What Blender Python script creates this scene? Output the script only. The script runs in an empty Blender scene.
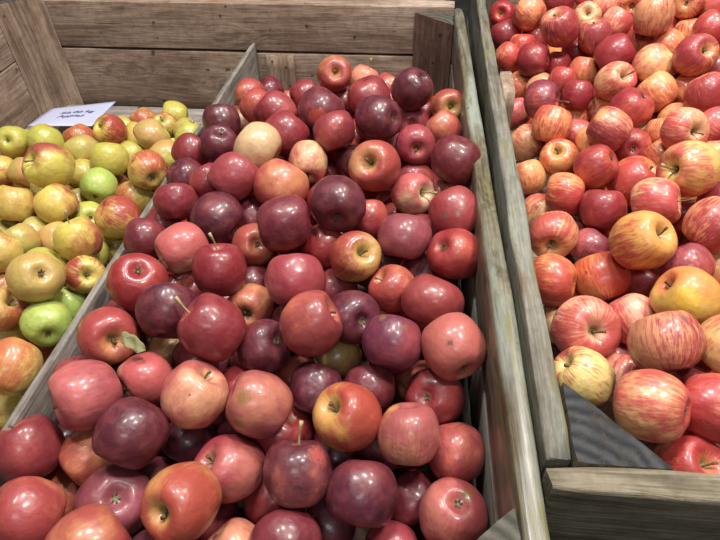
import bpy, bmesh, math, random
from mathutils import Vector, Matrix, noise
# Apples heaped in three compartments of weathered wooden orchard bins.
# World: X along the back plank of the bins, Y away from the viewer, Z up, metres.
CAM = ((0.99381723, 0.06011431, -0.09334662), (0.10931559, -0.67689346, 0.72791851), (0.0194274, 0.73362219, 0.67927981))
# each apple: compartment, centre, radius, direction of its stem end, skin type, end turned to the front, label, marks
APPLES = [
 ["C", [-0.1821, 1.0967, 0.818], 0.0357, [0.22, -0.83, 0.52], "O", "s", "small orange-red apple with stem hollow facing us, highest on the dark red heap", []],
 ["C", [-0.3475, 1.0357, 0.7966], 0.0313, [-0.96, -0.04, 0.29], "O", "n", "small coral apple tucked in the back left corner of the dark red heap", []],
 ["C", [-0.3199, 0.9828, 0.8004], 0.0314, [0.7, 0.03, -0.71], "O", "n", "partly covered small orange-red apple directly above the yellow apple", []],
 ["C", [-0.3213, 1.0863, 0.7768], 0.0313, [0.55, 0.02, -0.83], "D", "n", "half-hidden deep dark crimson apple just left of the orange-patched plum apple", []],
 ["C", [-0.2705, 0.9418, 0.8094], 0.0364, [-0.73, 0.23, 0.64], "C", "n", "crimson apple just above right of the yellow apple", []],
 ["C", [-0.2364, 1.0486, 0.7921], 0.0316, [0.83, 0.47, 0.3], "C", "n", "partly covered crimson apple just above left of the orange-patched plum apple", []],
 ["C", [-0.287, 1.1184, 0.7382], 0.0323, [0.12, 0.54, 0.83], "O", "n", "half-hidden orange-red apple just below left of the top orange-red apple", []],
 ["C", [-0.1786, 0.9184, 0.8282], 0.0405, [-0.54, -0.37, -0.75], "PO", "n", "plum apple with a glowing orange patch, below left of the top orange-red apple", [[-0.0, -0.98, 0.2, 0.5, "or"]]],
 ["C", [-0.238, 0.867, 0.8067], 0.0381, [0.58, 0.62, 0.53], "C", "n", "crimson apple just below left of the orange-patched plum apple", []],
 ["C", [-0.1471, 0.8514, 0.8249], 0.037, [-0.3, 0.53, 0.79], "C", "n", "crimson apple just below right of the orange-patched plum apple", []],
 ["C", [-0.2688, 0.7999, 0.8182], 0.0401, [-0.91, 0.18, 0.37], "Y", "n", "the only yellow apple, smooth and pale, on the dark red heap", []],
 ["C", [-0.1876, 0.8089, 0.7884], 0.0354, [0.06, -0.91, -0.42], "M", "s", "pink and cream apple tilted down, right of the yellow apple", []],
 ["C", [-0.2926, 0.732, 0.8046], 0.0366, [-0.61, -0.55, -0.56], "K", "n", "rosy crimson apple just below right of the puckered plum apple", []],
 ["C", [-0.218, 0.7308, 0.7895], 0.0429, [0.4, 0.72, 0.57], "O", "n", "glossy orange-red apple partly behind a plum apple, below the yellow apple", []],
 ["C", [-0.3813, 0.9475, 0.7825], 0.0373, [-0.19, 0.55, 0.81], "P", "n", "partly covered dark plum apple directly above the puckered plum apple", []],
 ["C", [-0.3516, 0.8413, 0.7963], 0.0343, [-0.29, 0.18, -0.94], "P", "c", "near-black plum apple with puckered blossom end up, left of the yellow apple", []],
 ["C", [-0.3606, 1.0163, 0.74], 0.0329, [-0.83, 0.2, 0.52], "M", "n", "half-hidden pink and cream apple just above left of the yellow apple", []],
 ["C", [-0.3228, 0.967, 0.7418], 0.0322, [-0.58, 0.46, 0.67], "C", "n", "half-hidden crimson apple just above right of the puckered plum apple", []],
 ["C", [-0.115, 0.8532, 0.7658], 0.0334, [0.16, -0.37, -0.91], "P", "n", "partly covered dark plum apple just left of the wet orange-red apple", []],
 ["C", [-0.0676, 0.7433, 0.8283], 0.0399, [-0.2, -0.75, 0.63], "O", "s", "wet orange-red apple with wide open stem hollow, upper middle of the red heap", []],
 ["C", [-0.0211, 0.9872, 0.8412], 0.0377, [-0.62, 0.18, -0.76], "P", "c", "large dark plum apple in front of the right corner post, high on the heap", [[0.44, -0.36, 0.83, 0.12, "rus"]]],
 ["C", [-0.1038, 1.0342, 0.7969], 0.0444, [0.41, -0.19, -0.89], "C", "n", "partly covered crimson apple just below right of the top orange-red apple", []],
 ["C", [-0.0747, 0.8799, 0.8377], 0.0405, [-0.83, 0.48, -0.28], "P", "c", "dark plum apple with greyish blossom end at its right, above the wet orange-red apple", []],
 ["C", [-0.1274, 1.1461, 0.7845], 0.0316, [0.38, 0.25, 0.89], "S", "s", "small salmon apple with upright stem, directly behind the high plum apples", []],
 ["C", [-0.0771, 1.1684, 0.7589], 0.032, [0.45, 0.53, 0.72], "O", "n", "half-hidden orange-red apple just left of the high plum apple", []],
 ["C", [0.0495, 1.0256, 0.7897], 0.0341, [0.22, -0.87, 0.44], "OG", "s", "orange apple with greenish stem hollow facing us, near the back of the right wall", []],
 ["C", [-0.018, 0.9883, 0.7742], 0.0325, [-0.11, 0.92, -0.38], "K", "c", "partly covered rosy crimson apple directly below the high plum apple", []],
 ["C", [0.0393, 0.9231, 0.7959], 0.0318, [0.68, -0.25, -0.69], "O", "n", "partly covered orange-red apple directly below the greenish-hollow apple", []],
 ["C", [0.0023, 1.0508, 0.7565], 0.0319, [-0.05, -0.34, -0.94], "C", "n", "half-hidden crimson apple just left of the greenish-hollow apple", []],
 ["C", [-0.0079, 0.8612, 0.8004], 0.034, [0.11, -0.97, 0.2], "K", "s", "rosy apple with stem hollow facing down, left of the big dark crimson apple", []],
 ["C", [0.0569, 0.7591, 0.8355], 0.0394, [-0.22, -0.33, -0.92], "D", "n", "big dark crimson apple leaning on the right wall in the rear half", []],
 ["C", [-0.008, 0.8415, 0.7398], 0.0327, [0.65, -0.31, -0.69], "C", "n", "half-hidden crimson apple directly above the long-stemmed pale pink apple", []],
 ["C", [-0.0061, 0.733, 0.7867], 0.0344, [0.65, -0.57, 0.5], "M", "s", "pale pink apple with long pale stem pointing right", []],
 ["C", [0.0513, 0.7531, 0.7675], 0.0324, [-0.0, -0.49, 0.87], "S", "s", "partly covered salmon pink apple just above left of the two-scabbed apple", []],
 ["C", [0.0557, 0.6573, 0.8092], 0.0378, [-0.52, 0.64, 0.56], "K2", "n", "brick red apple with two round grey scabs by the right wall", [[-0.38, -0.82, 0.43, 0.15, "grey"], [0.03, -0.79, 0.62, 0.12, "grey"]]],
 ["C", [0.0562, 0.587, 0.793], 0.0367, [0.59, 0.39, -0.7], "R", "c", "bright red apple with star blossom end at left, touching the right wall", []],
 ["C", [-0.015, 0.6174, 0.7948], 0.0368, [0.18, 0.73, 0.66], "PK", "n", "purple-pink apple directly below the long-stemmed pale pink apple", []],
 ["C", [-0.0714, 0.6789, 0.7763], 0.0316, [-0.05, 0.69, 0.73], "R", "n", "partly covered bright red apple just right of the large plum apple", []],
 ["C", [-0.0807, 0.5782, 0.7846], 0.0361, [0.44, -0.48, 0.76], "OY", "s", "orange and yellow apple with thin stem pointing right, centre of the heap", []],
 ["C", [-0.0252, 0.5413, 0.7634], 0.0326, [-0.7, 0.04, 0.72], "O", "s", "partly covered orange-red apple just below right of the orange-yellow apple", []],
 ["C", [0.0272, 0.5057, 0.7814], 0.0364, [-0.37, -0.57, -0.74], "K2", "n", "flattened pink-red apple resting just above the pale pink apple by the wall", []],
 ["C", [-0.1122, 0.639, 0.8296], 0.0403, [-0.14, 0.99, -0.01], "P", "c", "large plum apple with shadowed blossom end facing down, centre of the upper heap", []],
 ["C", [-0.1806, 0.5961, 0.8238], 0.0405, [-0.96, -0.21, -0.19], "PC", "c", "large plum-crimson apple left of the large plum apple, creased at right", []],
 ["C", [-0.1317, 0.6182, 0.7669], 0.0318, [0.57, 0.68, 0.46], "R", "n", "partly covered bright red apple just left of the orange-yellow apple", []],
 ["C", [-0.2333, 0.6055, 0.772], 0.032, [-0.42, 0.61, -0.67], "O", "c", "partly covered orange-red apple just below left of the plum-crimson apple", []],
 ["C", [-0.1482, 0.5042, 0.8051], 0.0389, [-0.15, 0.78, 0.6], "K", "n", "crimson-pink apple with a curved crease on its crown, below the plum-crimson apple", []],
 ["C", [-0.3054, 0.6632, 0.7712], 0.0412, [-0.85, 0.46, 0.25], "P", "c", "partly covered dark plum apple just above right of the pink and cream apple", []],
 ["C", [-0.2533, 0.5186, 0.8026], 0.0377, [-0.07, 0.41, 0.91], "C", "s", "crimson apple with short stem sticking up, left of the creased crimson apple", []],
 ["C", [-0.2298, 0.5656, 0.7259], 0.032, [0.72, -0.17, -0.67], "P", "n", "half-hidden dark plum apple just left of the creased crimson apple", []],
 ["C", [-0.3998, 0.7814, 0.7656], 0.0321, [0.6, 0.04, -0.8], "P", "n", "partly covered dark plum apple just below left of the puckered plum apple", []],
 ["C", [-0.3468, 0.7538, 0.7761], 0.0314, [-0.6, 0.31, 0.74], "C", "n", "partly covered crimson apple directly below the puckered plum apple", []],
 ["C", [-0.3818, 0.6922, 0.7782], 0.0341, [-0.15, 0.59, 0.79], "C", "n", "round crimson apple beside the divider, rear left of the heap", []],
 ["C", [-0.4106, 0.8469, 0.7751], 0.0316, [-0.58, -0.51, -0.64], "C", "n", "partly covered crimson apple just left of the puckered plum apple", []],
 ["C", [-0.4179, 0.6932, 0.7259], 0.0324, [0.11, 0.79, 0.6], "C", "n", "half-hidden crimson apple just above left of the pink and cream apple", []],
 ["C", [-0.3949, 0.5981, 0.7787], 0.0316, [0.02, 0.8, 0.6], "PC", "n", "partly covered plum-crimson apple just left of the pink and cream apple", []],
 ["C", [-0.3279, 0.5734, 0.7867], 0.0368, [-0.7, -0.71, -0.07], "M", "s", "pink and cream apple with pale stem at lower left, close to the divider", []],
 ["C", [-0.3567, 0.4919, 0.7951], 0.0386, [-0.38, 0.23, -0.9], "R", "c", "bright red apple with ringed blossom hollow up, against the divider", []],
 ["C", [-0.2989, 0.447, 0.7936], 0.0381, [-0.11, 0.82, 0.56], "P", "n", "deep plum apple lying right of the ring-hollowed red apple", []],
 ["C", [-0.324, 0.544, 0.7283], 0.0318, [0.12, -0.32, 0.94], "C", "s", "half-hidden crimson apple just above right of the deep plum apple", []],
 ["C", [-0.2321, 0.4173, 0.8022], 0.0389, [-0.75, 0.09, 0.66], "C", "s", "big crimson apple with grey stem pointing up left, middle of the heap", []],
 ["C", [-0.2153, 0.5028, 0.75], 0.0322, [0.06, -0.92, 0.38], "O", "s", "partly covered orange-red apple just above right of the grey-stemmed crimson apple", []],
 ["C", [-0.1756, 0.4254, 0.7632], 0.0335, [-0.7, 0.12, -0.7], "P", "c", "plum apple with pale star blossom end, right of the grey-stemmed crimson apple", []],
 ["C", [-0.371, 0.4171, 0.773], 0.0355, [0.65, -0.57, 0.5], "OR", "s", "red-orange apple with a dried curled leaf on its stem, by the divider", [[-0.12, -0.92, 0.38, 0.06, "dk"]]],
 ["C", [-0.1165, 0.4373, 0.7988], 0.0381, [0.82, 0.27, 0.5], "CO", "s", "rounded red-brown apple with stem dimple at right edge, centre of heap", []],
 ["C", [-0.0721, 0.4816, 0.7662], 0.0359, [-0.45, 0.7, -0.56], "P", "c", "partly covered dark plum apple just right of the dimpled red-brown apple", []],
 ["C", [-0.019, 0.4349, 0.7796], 0.0364, [0.06, 0.87, 0.49], "PR", "n", "plum-pink apple with a brown russet streak across its crown", [[-0.3, 0.2, 0.93, 0.16, "rus"], [0.41, -0.1, 0.91, 0.13, "rus"]]],
 ["C", [-0.1077, 0.3899, 0.7355], 0.0334, [0.19, 0.88, 0.44], "P", "n", "wet speckled plum apple directly above the glowing orange apple", []],
 ["C", [-0.0954, 0.4858, 0.683], 0.032, [-0.63, -0.61, -0.48], "YO", "n", "half-hidden yellow-orange apple just below right of the dimpled red-brown apple", []],
 ["C", [-0.0436, 0.4038, 0.7276], 0.032, [-0.22, 0.84, 0.49], "PC", "n", "partly covered plum-crimson apple just above right of the glowing orange apple", []],
 ["C", [-0.2777, 0.4357, 0.7126], 0.0318, [-0.88, -0.46, -0.16], "C", "n", "half-hidden crimson apple directly above the salmon dented apple", []],
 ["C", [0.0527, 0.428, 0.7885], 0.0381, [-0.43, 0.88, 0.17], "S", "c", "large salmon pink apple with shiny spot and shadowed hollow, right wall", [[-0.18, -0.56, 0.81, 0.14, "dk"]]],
 ["C", [0.0363, 0.3978, 0.7278], 0.035, [0.39, 0.54, -0.75], "C", "c", "dark crimson apple with small blossom star, in shade under the large salmon apple", []],
 ["C", [-0.3554, 0.3292, 0.7777], 0.0379, [-0.68, -0.69, 0.26], "K", "s", "big rosy apple bulging at top, resting against the divider, front left", []],
 ["C", [-0.3133, 0.3796, 0.7425], 0.0317, [-0.67, -0.74, 0.1], "M", "s", "pink and yellow apple half hidden beneath its neighbours, near the dried leaf", []],
 ["C", [-0.2364, 0.3457, 0.7696], 0.0373, [0.53, 0.51, 0.68], "S", "s", "salmon apple with deep off-centre stem dent, left of the scarred apple", [[0.21, -0.56, 0.8, 0.05, "dk"]]],
 ["C", [-0.2893, 0.2922, 0.7682], 0.038, [-0.36, -0.84, -0.4], "P", "n", "big smooth plum apple below the big rosy apple, front left", []],
 ["C", [-0.3315, 0.4661, 0.6835], 0.032, [0.32, 0.86, 0.39], "YO", "n", "half-hidden yellow-orange apple directly below the deep plum apple", []],
 ["C", [-0.1612, 0.3409, 0.7686], 0.0376, [0.85, -0.01, -0.52], "KR", "n", "crimson-pink apple with brown russet scar and fine curved scratch", [[-0.23, -0.4, 0.89, 0.3, "rus"], [-0.34, -0.89, 0.31, 0.26, "rus"]]],
 ["C", [-0.0624, 0.3425, 0.7559], 0.0384, [-0.54, -0.18, 0.82], "OY", "s", "glowing orange-gold apple with green stem hollow at left, front centre", []],
 ["C", [-0.1081, 0.2811, 0.7408], 0.0375, [-0.12, 0.78, 0.61], "PO2", "s", "dark plum apple with stubby upright stem and pink flush, front centre", [[0.61, 0.17, 0.77, 0.42, "pk"]]],
 ["C", [-0.1903, 0.2891, 0.717], 0.0385, [-0.6, -0.15, 0.79], "K", "s", "peaked rosy apple partly behind the golden-streaked red apple", []],
 ["C", [0.007, 0.3288, 0.7539], 0.0357, [0.05, -0.72, -0.69], "KM", "n", "matt pinkish apple with mottled yellow top right of the glowing orange apple", [[-0.59, 0.48, 0.65, 0.4, "yl"]]],
 ["C", [0.0609, 0.3346, 0.7141], 0.0346, [0.23, -0.74, -0.63], "K2", "n", "brick red apple with a small scratch, touching the right wall near the front", []],
 ["C", [-0.0381, 0.2686, 0.7291], 0.0379, [-0.07, -0.87, -0.49], "P", "n", "very dark purple apple with tiny stem at its right edge, front", []],
 ["C", [0.0136, 0.2971, 0.6708], 0.0321, [-0.49, 0.84, 0.24], "D", "n", "partly covered deep dark crimson apple just above left of the front corner crimson apple", []],
 ["C", [0.0578, 0.2649, 0.7071], 0.0366, [-0.08, 0.02, -1.0], "K", "c", "crimson apple with russet blossom hollow, beside the front wooden corner block", [[0.33, 0.27, 0.91, 0.25, "rus"]]],
 ["C", [-0.1117, 0.2183, 0.7032], 0.0368, [-0.54, 0.83, 0.17], "PC", "n", "plum-red apple cut by the bottom edge below the stubby-stem plum apple", []],
 ["C", [-0.0034, 0.2388, 0.6655], 0.0316, [0.97, 0.14, -0.18], "K", "n", "partly covered rosy crimson apple below right of the very dark purple apple", []],
 ["C", [-0.0755, 0.2599, 0.6677], 0.0318, [0.13, 0.97, 0.22], "P", "n", "partly covered dark plum apple just below left of the very dark purple apple", []],
 ["C", [-0.171, 0.2167, 0.6752], 0.0319, [-0.73, 0.43, 0.54], "S", "s", "partly covered salmon pink apple below right of the golden-streaked red apple", []],
 ["C", [-0.2148, 0.2307, 0.7535], 0.0381, [-0.29, -0.71, 0.65], "OY", "s", "glossy red-orange apple streaked gold, stem hollow at lower left, front", []],
 ["C", [-0.258, 0.3349, 0.684], 0.0318, [-0.47, -0.77, -0.44], "P", "n", "half-hidden dark plum apple directly below the salmon dented apple", []],
 ["C", [-0.217, 0.2627, 0.6411], 0.0319, [-0.03, 0.97, 0.23], "C", "n", "half-hidden crimson apple directly below the peaked rosy apple", []],
 ["C", [-0.3063, 0.2427, 0.7075], 0.0391, [-0.44, 0.21, -0.87], "PK", "c", "dusty purple-pink apple with wide blossom hollow and star facing us", []],
 ["C", [-0.2919, 0.1816, 0.7449], 0.0374, [-0.63, -0.78, -0.01], "O", "n", "large orange-red apple cut by the bottom edge, front left", []],
 ["C", [-0.3743, 0.2093, 0.7384], 0.0374, [0.73, 0.13, -0.68], "OR", "n", "very large coral red apple in the bottom left corner of the photo", []],
 ["C", [-0.413, 0.2786, 0.7372], 0.035, [-0.43, 0.47, 0.77], "C", "s", "crimson apple with yellow-rimmed hollow at top, left edge over the divider", []],
 ["C", [-0.4048, 0.323, 0.6762], 0.0324, [0.66, -0.08, -0.74], "P", "n", "half-hidden dark plum apple just right of the left edge crimson apple", []],
 ["C", [-0.3534, 0.2914, 0.7138], 0.0322, [-0.62, -0.77, -0.12], "O", "n", "partly covered orange-red apple just below left of the smooth big plum apple", []],
 ["C", [-0.3854, 0.2655, 0.6688], 0.0317, [-0.04, -0.86, -0.52], "O", "n", "half-hidden orange-red apple just above right of the bottom left coral apple", []],
 ["C", [-0.403, 0.3811, 0.7301], 0.032, [0.14, -0.6, -0.79], "K", "n", "partly covered rosy crimson apple directly above the big rosy apple", []],
 ["C", [-0.4032, 0.4863, 0.717], 0.0318, [-0.26, -0.75, -0.61], "C", "n", "half-hidden crimson apple directly above the leafy-stemmed apple", []],
 ["C", [-0.1697, 1.0997, 0.7542], 0.0325, [-0.98, 0.14, 0.14], "C", "n", "half-hidden crimson apple directly below the top orange-red apple", []],
 ["G", [-0.8215, 0.9288, 0.7313], 0.0325, [-0.24, 0.77, -0.59], "G", "c", "yellow-green apple with dark blossom end, left edge behind the blushed apple", []],
 ["G", [-0.7482, 0.9257, 0.7388], 0.0325, [0.05, 0.75, 0.66], "G", "n", "shiny yellow-green apple directly in front of the paper sign", []],
 ["G", [-0.6239, 0.7536, 0.7941], 0.0394, [-0.47, -0.56, 0.68], "B", "s", "large yellow apple with red-brown blush, stem hollow at left, rear left", [[0.63, -0.7, -0.34, 0.35, "yg"]]],
 ["G", [-0.6899, 0.9405, 0.7113], 0.0327, [0.47, -0.03, -0.88], "A", "n", "dull yellow apple just left of the smooth yellow-green apple", []],
 ["G", [-0.5822, 0.8604, 0.7433], 0.0349, [-0.05, -0.47, -0.88], "G", "n", "smooth round yellow-green apple, middle of the yellow apples", []],
 ["G", [-0.5797, 0.7991, 0.7248], 0.0321, [-0.09, 0.97, 0.21], "GG", "c", "small bright green apple with dark blossom end pointing down", []],
 ["G", [-0.6349, 0.8446, 0.7172], 0.0288, [0.2, 0.81, 0.55], "G", "n", "partly covered yellow-green apple just above left of the small bright green apple", []],
 ["G", [-0.5917, 0.692, 0.7606], 0.0325, [0.63, -0.29, -0.72], "B", "s", "half blushed yellow apple directly below the large blushed apple", []],
 ["G", [-0.668, 0.6953, 0.7536], 0.0324, [-0.1, -0.61, -0.78], "OB", "n", "orange-red striped apple at the left edge below the large blushed apple", []],
 ["G", [-0.7871, 0.8297, 0.7275], 0.0289, [-0.81, -0.55, 0.19], "OB", "n", "partly covered orange and yellow apple directly above the left edge striped apple", []],
 ["G", [-0.8661, 0.9269, 0.6925], 0.0295, [-0.25, 0.49, 0.84], "A", "n", "partly covered dull yellow apple just left of the sign-side green apple", []],
 ["G", [-0.7332, 0.8216, 0.7327], 0.0285, [0.2, 0.77, 0.6], "A", "n", "partly covered dull yellow apple just left of the large blushed apple", []],
 ["G", [-0.7638, 0.9524, 0.6879], 0.0299, [-0.4, -0.64, -0.66], "B", "n", "partly covered small half blushed yellow apple just below right of the sign-side green apple", []],
 ["G", [-0.8383, 0.982, 0.7013], 0.0286, [0.07, 0.62, 0.78], "A", "n", "partly covered dull yellow apple just above left of the large blushed apple", []],
 ["G", [-0.7324, 1.0092, 0.6982], 0.0304, [-0.6, 0.24, 0.76], "OB", "n", "partly covered orange and yellow apple just left of the red-streaked apple", []],
 ["G", [-0.6513, 1.0001, 0.724], 0.0328, [-0.38, -0.53, 0.76], "RB", "s", "red-streaked yellow apple with green stem hollow, right of the paper sign", []],
 ["G", [-0.6644, 1.0684, 0.6873], 0.0287, [0.61, 0.69, 0.39], "G", "n", "partly covered yellow-green apple just right of the red-streaked apple", []],
 ["G", [-0.6359, 1.1173, 0.6827], 0.0307, [-0.64, 0.21, 0.74], "OB", "n", "partly covered orange and yellow apple just above left of the dull yellow apple", []],
 ["G", [-0.5833, 1.1699, 0.6748], 0.033, [-0.96, -0.12, 0.27], "G", "n", "olive green apple farthest back, in front of the bare plank", []],
 ["G", [-0.56, 1.064, 0.7045], 0.0282, [-0.07, -0.41, 0.91], "OB", "s", "partly covered orange and yellow apple just below left of the farthest green apple", []],
 ["G", [-0.5072, 1.0532, 0.6987], 0.0285, [0.66, 0.33, 0.67], "A", "s", "partly covered small dull yellow apple just below right of the farthest green apple", []],
 ["G", [-0.5518, 0.9836, 0.7258], 0.0346, [-0.83, -0.47, -0.29], "A", "n", "dull yellow apple with faint pink flush, rear right of the yellow heap", []],
 ["G", [-0.6181, 1.0386, 0.6924], 0.0292, [0.23, 0.69, 0.68], "A", "n", "partly covered dull yellow apple just left of the dull yellow apple", []],
 ["G", [-0.4759, 0.9907, 0.7215], 0.028, [0.36, 0.76, 0.54], "G", "n", "small yellow-green apple just right of the dull yellow apple", []],
 ["G", [-0.5501, 1.0673, 0.6504], 0.0295, [0.35, 0.74, 0.57], "G", "n", "half-hidden yellow-green apple directly below the farthest green apple", []],
 ["G", [-0.5123, 0.9981, 0.6811], 0.0296, [-0.28, -0.48, -0.83], "B", "n", "partly covered small half blushed yellow apple just below right of the dull yellow apple", []],
 ["G", [-0.5021, 0.9266, 0.7121], 0.0337, [-0.72, -0.5, -0.47], "A", "n", "yellow apple flushed orange touching the divider, behind the speckled apple", []],
 ["G", [-0.4816, 0.8086, 0.7582], 0.0344, [-0.6, 0.8, 0.03], "OB", "c", "speckled orange-yellow apple with dark spot and blossom end beside the divider", [[-0.36, -0.47, 0.81, 0.1, "dk"]]],
 ["G", [-0.6229, 0.9861, 0.6736], 0.0294, [-0.66, 0.16, 0.73], "OB", "n", "partly covered orange and yellow apple just above right of the smooth yellow-green apple", []],
 ["G", [-0.5903, 0.9468, 0.697], 0.0288, [0.41, 0.72, 0.56], "G", "n", "partly covered yellow-green apple just above left of the speckled apple", []],
 ["G", [-0.5146, 0.7912, 0.7073], 0.0317, [0.41, 0.81, 0.43], "OB", "n", "partly covered orange and yellow apple just below left of the speckled apple", []],
 ["G", [-0.4829, 0.6792, 0.7514], 0.0343, [0.66, 0.21, -0.72], "RB", "n", "glossy red-orange apple touching the divider, left of the dark red heap", []],
 ["G", [-0.5027, 0.598, 0.7692], 0.0341, [-0.35, 0.24, 0.91], "B", "s", "half red half yellow apple with stem standing up", []],
 ["G", [-0.5429, 0.5528, 0.7438], 0.0346, [-0.56, -0.67, -0.49], "G", "n", "partly covered yellow-green apple just above right of the big olive apple", []],
 ["G", [-0.5002, 0.4918, 0.7917], 0.0343, [-0.7, 0.31, -0.64], "A2", "c", "big olive yellow apple with sunken blossom end facing us", []],
 ["G", [-0.4705, 0.5417, 0.7518], 0.0281, [0.63, -0.59, 0.5], "RB", "s", "red-striped apple with deep stem hollow facing up beside the divider", []],
 ["G", [-0.4973, 0.5099, 0.7159], 0.0294, [-0.4, -0.74, -0.55], "GG", "n", "pale green apple wedged between the bright lime apple and the divider", []],
 ["G", [-0.4863, 0.4557, 0.7423], 0.0315, [-0.56, 0.82, -0.1], "GG", "c", "bright lime green apple with blossom end pointing down, front of yellow heap", []],
 ["G", [-0.5405, 0.4578, 0.7624], 0.0289, [0.78, 0.08, 0.62], "OB", "s", "orange apple with stem hollow, left edge beside the bright lime apple", []],
 ["G", [-0.5913, 0.5479, 0.7803], 0.0284, [-0.47, -0.66, -0.58], "OB", "n", "partly covered orange and yellow apple just above left of the big olive apple", []],
 ["G", [-0.6011, 0.5969, 0.7589], 0.0285, [-0.58, 0.3, 0.75], "A", "n", "partly covered dull yellow apple directly below the left edge striped apple", []],
 ["G", [-0.5709, 0.6355, 0.7337], 0.0292, [-0.59, 0.42, 0.68], "A", "n", "partly covered dull yellow apple just left of the half-and-half apple", []],
 ["G", [-0.5613, 0.7159, 0.7159], 0.0293, [-0.57, 0.62, -0.54], "G", "c", "partly covered yellow-green apple directly above the half-and-half apple", []],
 ["G", [-0.5029, 0.6744, 0.6913], 0.0293, [0.17, -0.37, -0.91], "A", "n", "half-hidden dull yellow apple directly below the glossy red-orange apple", []],
 ["G", [-0.5185, 0.6264, 0.7135], 0.0283, [-0.23, -0.66, -0.72], "G", "n", "half-hidden yellow-green apple just below right of the half-and-half apple", []],
 ["G", [-0.483, 0.3753, 0.7509], 0.0351, [0.03, 0.95, 0.32], "BO", "n", "large oblong yellow-orange apple, nearest of the yellow heap", []],
 ["G", [-0.5211, 0.3545, 0.6766], 0.0286, [-0.88, -0.33, 0.35], "OB", "n", "orange apple at the left edge just below the large oblong apple", []],
 ["G", [-0.5597, 0.4468, 0.7104], 0.0302, [0.16, 0.94, 0.31], "OB", "n", "partly covered orange and yellow apple just above left of the large oblong apple", []],
 ["G", [-0.5225, 0.4695, 0.6745], 0.0289, [0.01, -0.67, -0.75], "RB", "n", "half-hidden red-streaked yellow apple directly below the bright lime apple", []],
 ["G", [-0.5909, 0.5191, 0.7282], 0.0289, [-0.32, -0.69, -0.65], "RB", "n", "half-hidden red-streaked yellow apple just left of the big olive apple", []],
 ["S", [0.1772, 1.4345, 0.8291], 0.0308, [-0.3, -0.88, 0.37], "R", "s", "partly covered small bright red apple directly above the top left crimson apple", []],
 ["S", [0.1836, 1.378, 0.803], 0.0347, [-0.44, 0.5, 0.75], "C", "n", "crimson apple against the grey side board, top left of the striped heap", []],
 ["S", [0.2276, 1.3632, 0.856], 0.0362, [-0.71, 0.5, 0.49], "T", "n", "red-orange striped apple just above right of the top left crimson apple", []],
 ["S", [0.2726, 1.2279, 0.8741], 0.0396, [-0.47, -0.13, 0.87], "U", "s", "large red-streaked apple with stem hollow at its upper left, rear left", []],
 ["S", [0.2503, 1.3701, 0.7958], 0.0315, [-0.46, 0.45, 0.76], "C", "n", "partly covered crimson apple directly above the batten-side dark apple", []],
 ["S", [0.2178, 1.3205, 0.7986], 0.0307, [0.06, 0.47, 0.88], "T", "n", "partly covered red-orange striped apple just above left of the batten-side dark apple", []],
 ["S", [0.227, 1.2046, 0.8143], 0.0361, [-0.91, 0.34, -0.23], "C", "c", "dark red apple with blossom end at right, behind the stub of batten", []],
 ["S", [0.185, 1.2728, 0.79], 0.0305, [0.53, 0.4, 0.75], "T", "n", "partly covered small red-orange striped apple directly below the top left crimson apple", []],
 ["S", [0.2833, 1.2257, 0.7926], 0.0308, [0.08, -0.26, -0.96], "R", "n", "partly covered bright red apple just right of the batten-side dark apple", []],
 ["S", [0.2796, 1.133, 0.8021], 0.0303, [0.19, 0.41, 0.89], "T", "n", "partly covered red-orange striped apple just above right of the thin-stemmed purple apple", []],
 ["S", [0.2081, 1.2083, 0.753], 0.031, [0.87, -0.18, -0.47], "OS", "n", "partly covered plain orange apple just above left of the thin-stemmed purple apple", []],
 ["S", [0.249, 1.1679, 0.7668], 0.0308, [-0.76, -0.03, -0.65], "OS", "n", "partly covered plain orange apple directly above the thin-stemmed purple apple", []],
 ["S", [0.3255, 1.1692, 0.8068], 0.0311, [-0.01, -0.3, -0.95], "OS", "n", "partly covered small plain orange apple just left of the dark-stemmed pink apple", []],
 ["S", [0.3256, 1.2637, 0.8094], 0.0313, [0.31, -0.21, -0.93], "R", "n", "partly covered bright red apple just below right of the large hollow-topped apple", []],
 ["S", [0.3465, 1.2261, 0.858], 0.0365, [-0.29, 0.07, 0.95], "U", "s", "purple-streaked apple directly below the small pale yellow apple", []],
 ["S", [0.3423, 1.3118, 0.867], 0.0305, [-0.13, -0.75, 0.65], "V", "s", "small pale yellow apple with stem, rear of the striped heap", []],
 ["S", [0.2977, 1.4098, 0.8712], 0.0341, [0.24, -0.15, -0.96], "C", "n", "partly covered crimson apple directly above the large hollow-topped apple", []],
 ["S", [0.364, 1.4028, 0.8786], 0.0308, [0.85, -0.16, -0.5], "W", "n", "partly covered pink striped apple directly above the small pale yellow apple", []],
 ["S", [0.3949, 1.2662, 0.8725], 0.0307, [0.46, 0.28, 0.84], "W", "n", "partly covered pink striped apple just right of the small pale yellow apple", []],
 ["S", [0.3857, 1.3484, 0.8804], 0.0306, [0.44, 0.28, 0.85], "W", "n", "partly covered pink striped apple just above right of the small pale yellow apple", []],
 ["S", [0.444, 1.357, 0.8828], 0.0312, [-0.27, -0.96, -0.04], "T", "s", "partly covered red-orange striped apple just above left of the purple-grazed apple", []],
 ["S", [0.4275, 1.1669, 0.9183], 0.0381, [0.05, -0.16, -0.99], "U", "n", "purple-grazed striped apple near the top edge of the photo", []],
 ["S", [0.4767, 1.2409, 0.8764], 0.0311, [-0.43, 0.5, 0.75], "T", "n", "partly covered red-orange striped apple just below right of the purple-grazed apple", []],
 ["S", [0.5058, 1.2275, 0.9254], 0.0302, [0.43, 0.87, -0.25], "T", "c", "partly covered red-orange striped apple just right of the purple-grazed apple", []],
 ["S", [0.5492, 1.2679, 0.8729], 0.0313, [0.37, 0.23, 0.9], "C", "n", "half-hidden crimson apple directly above the large rear right apple", []],
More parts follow.
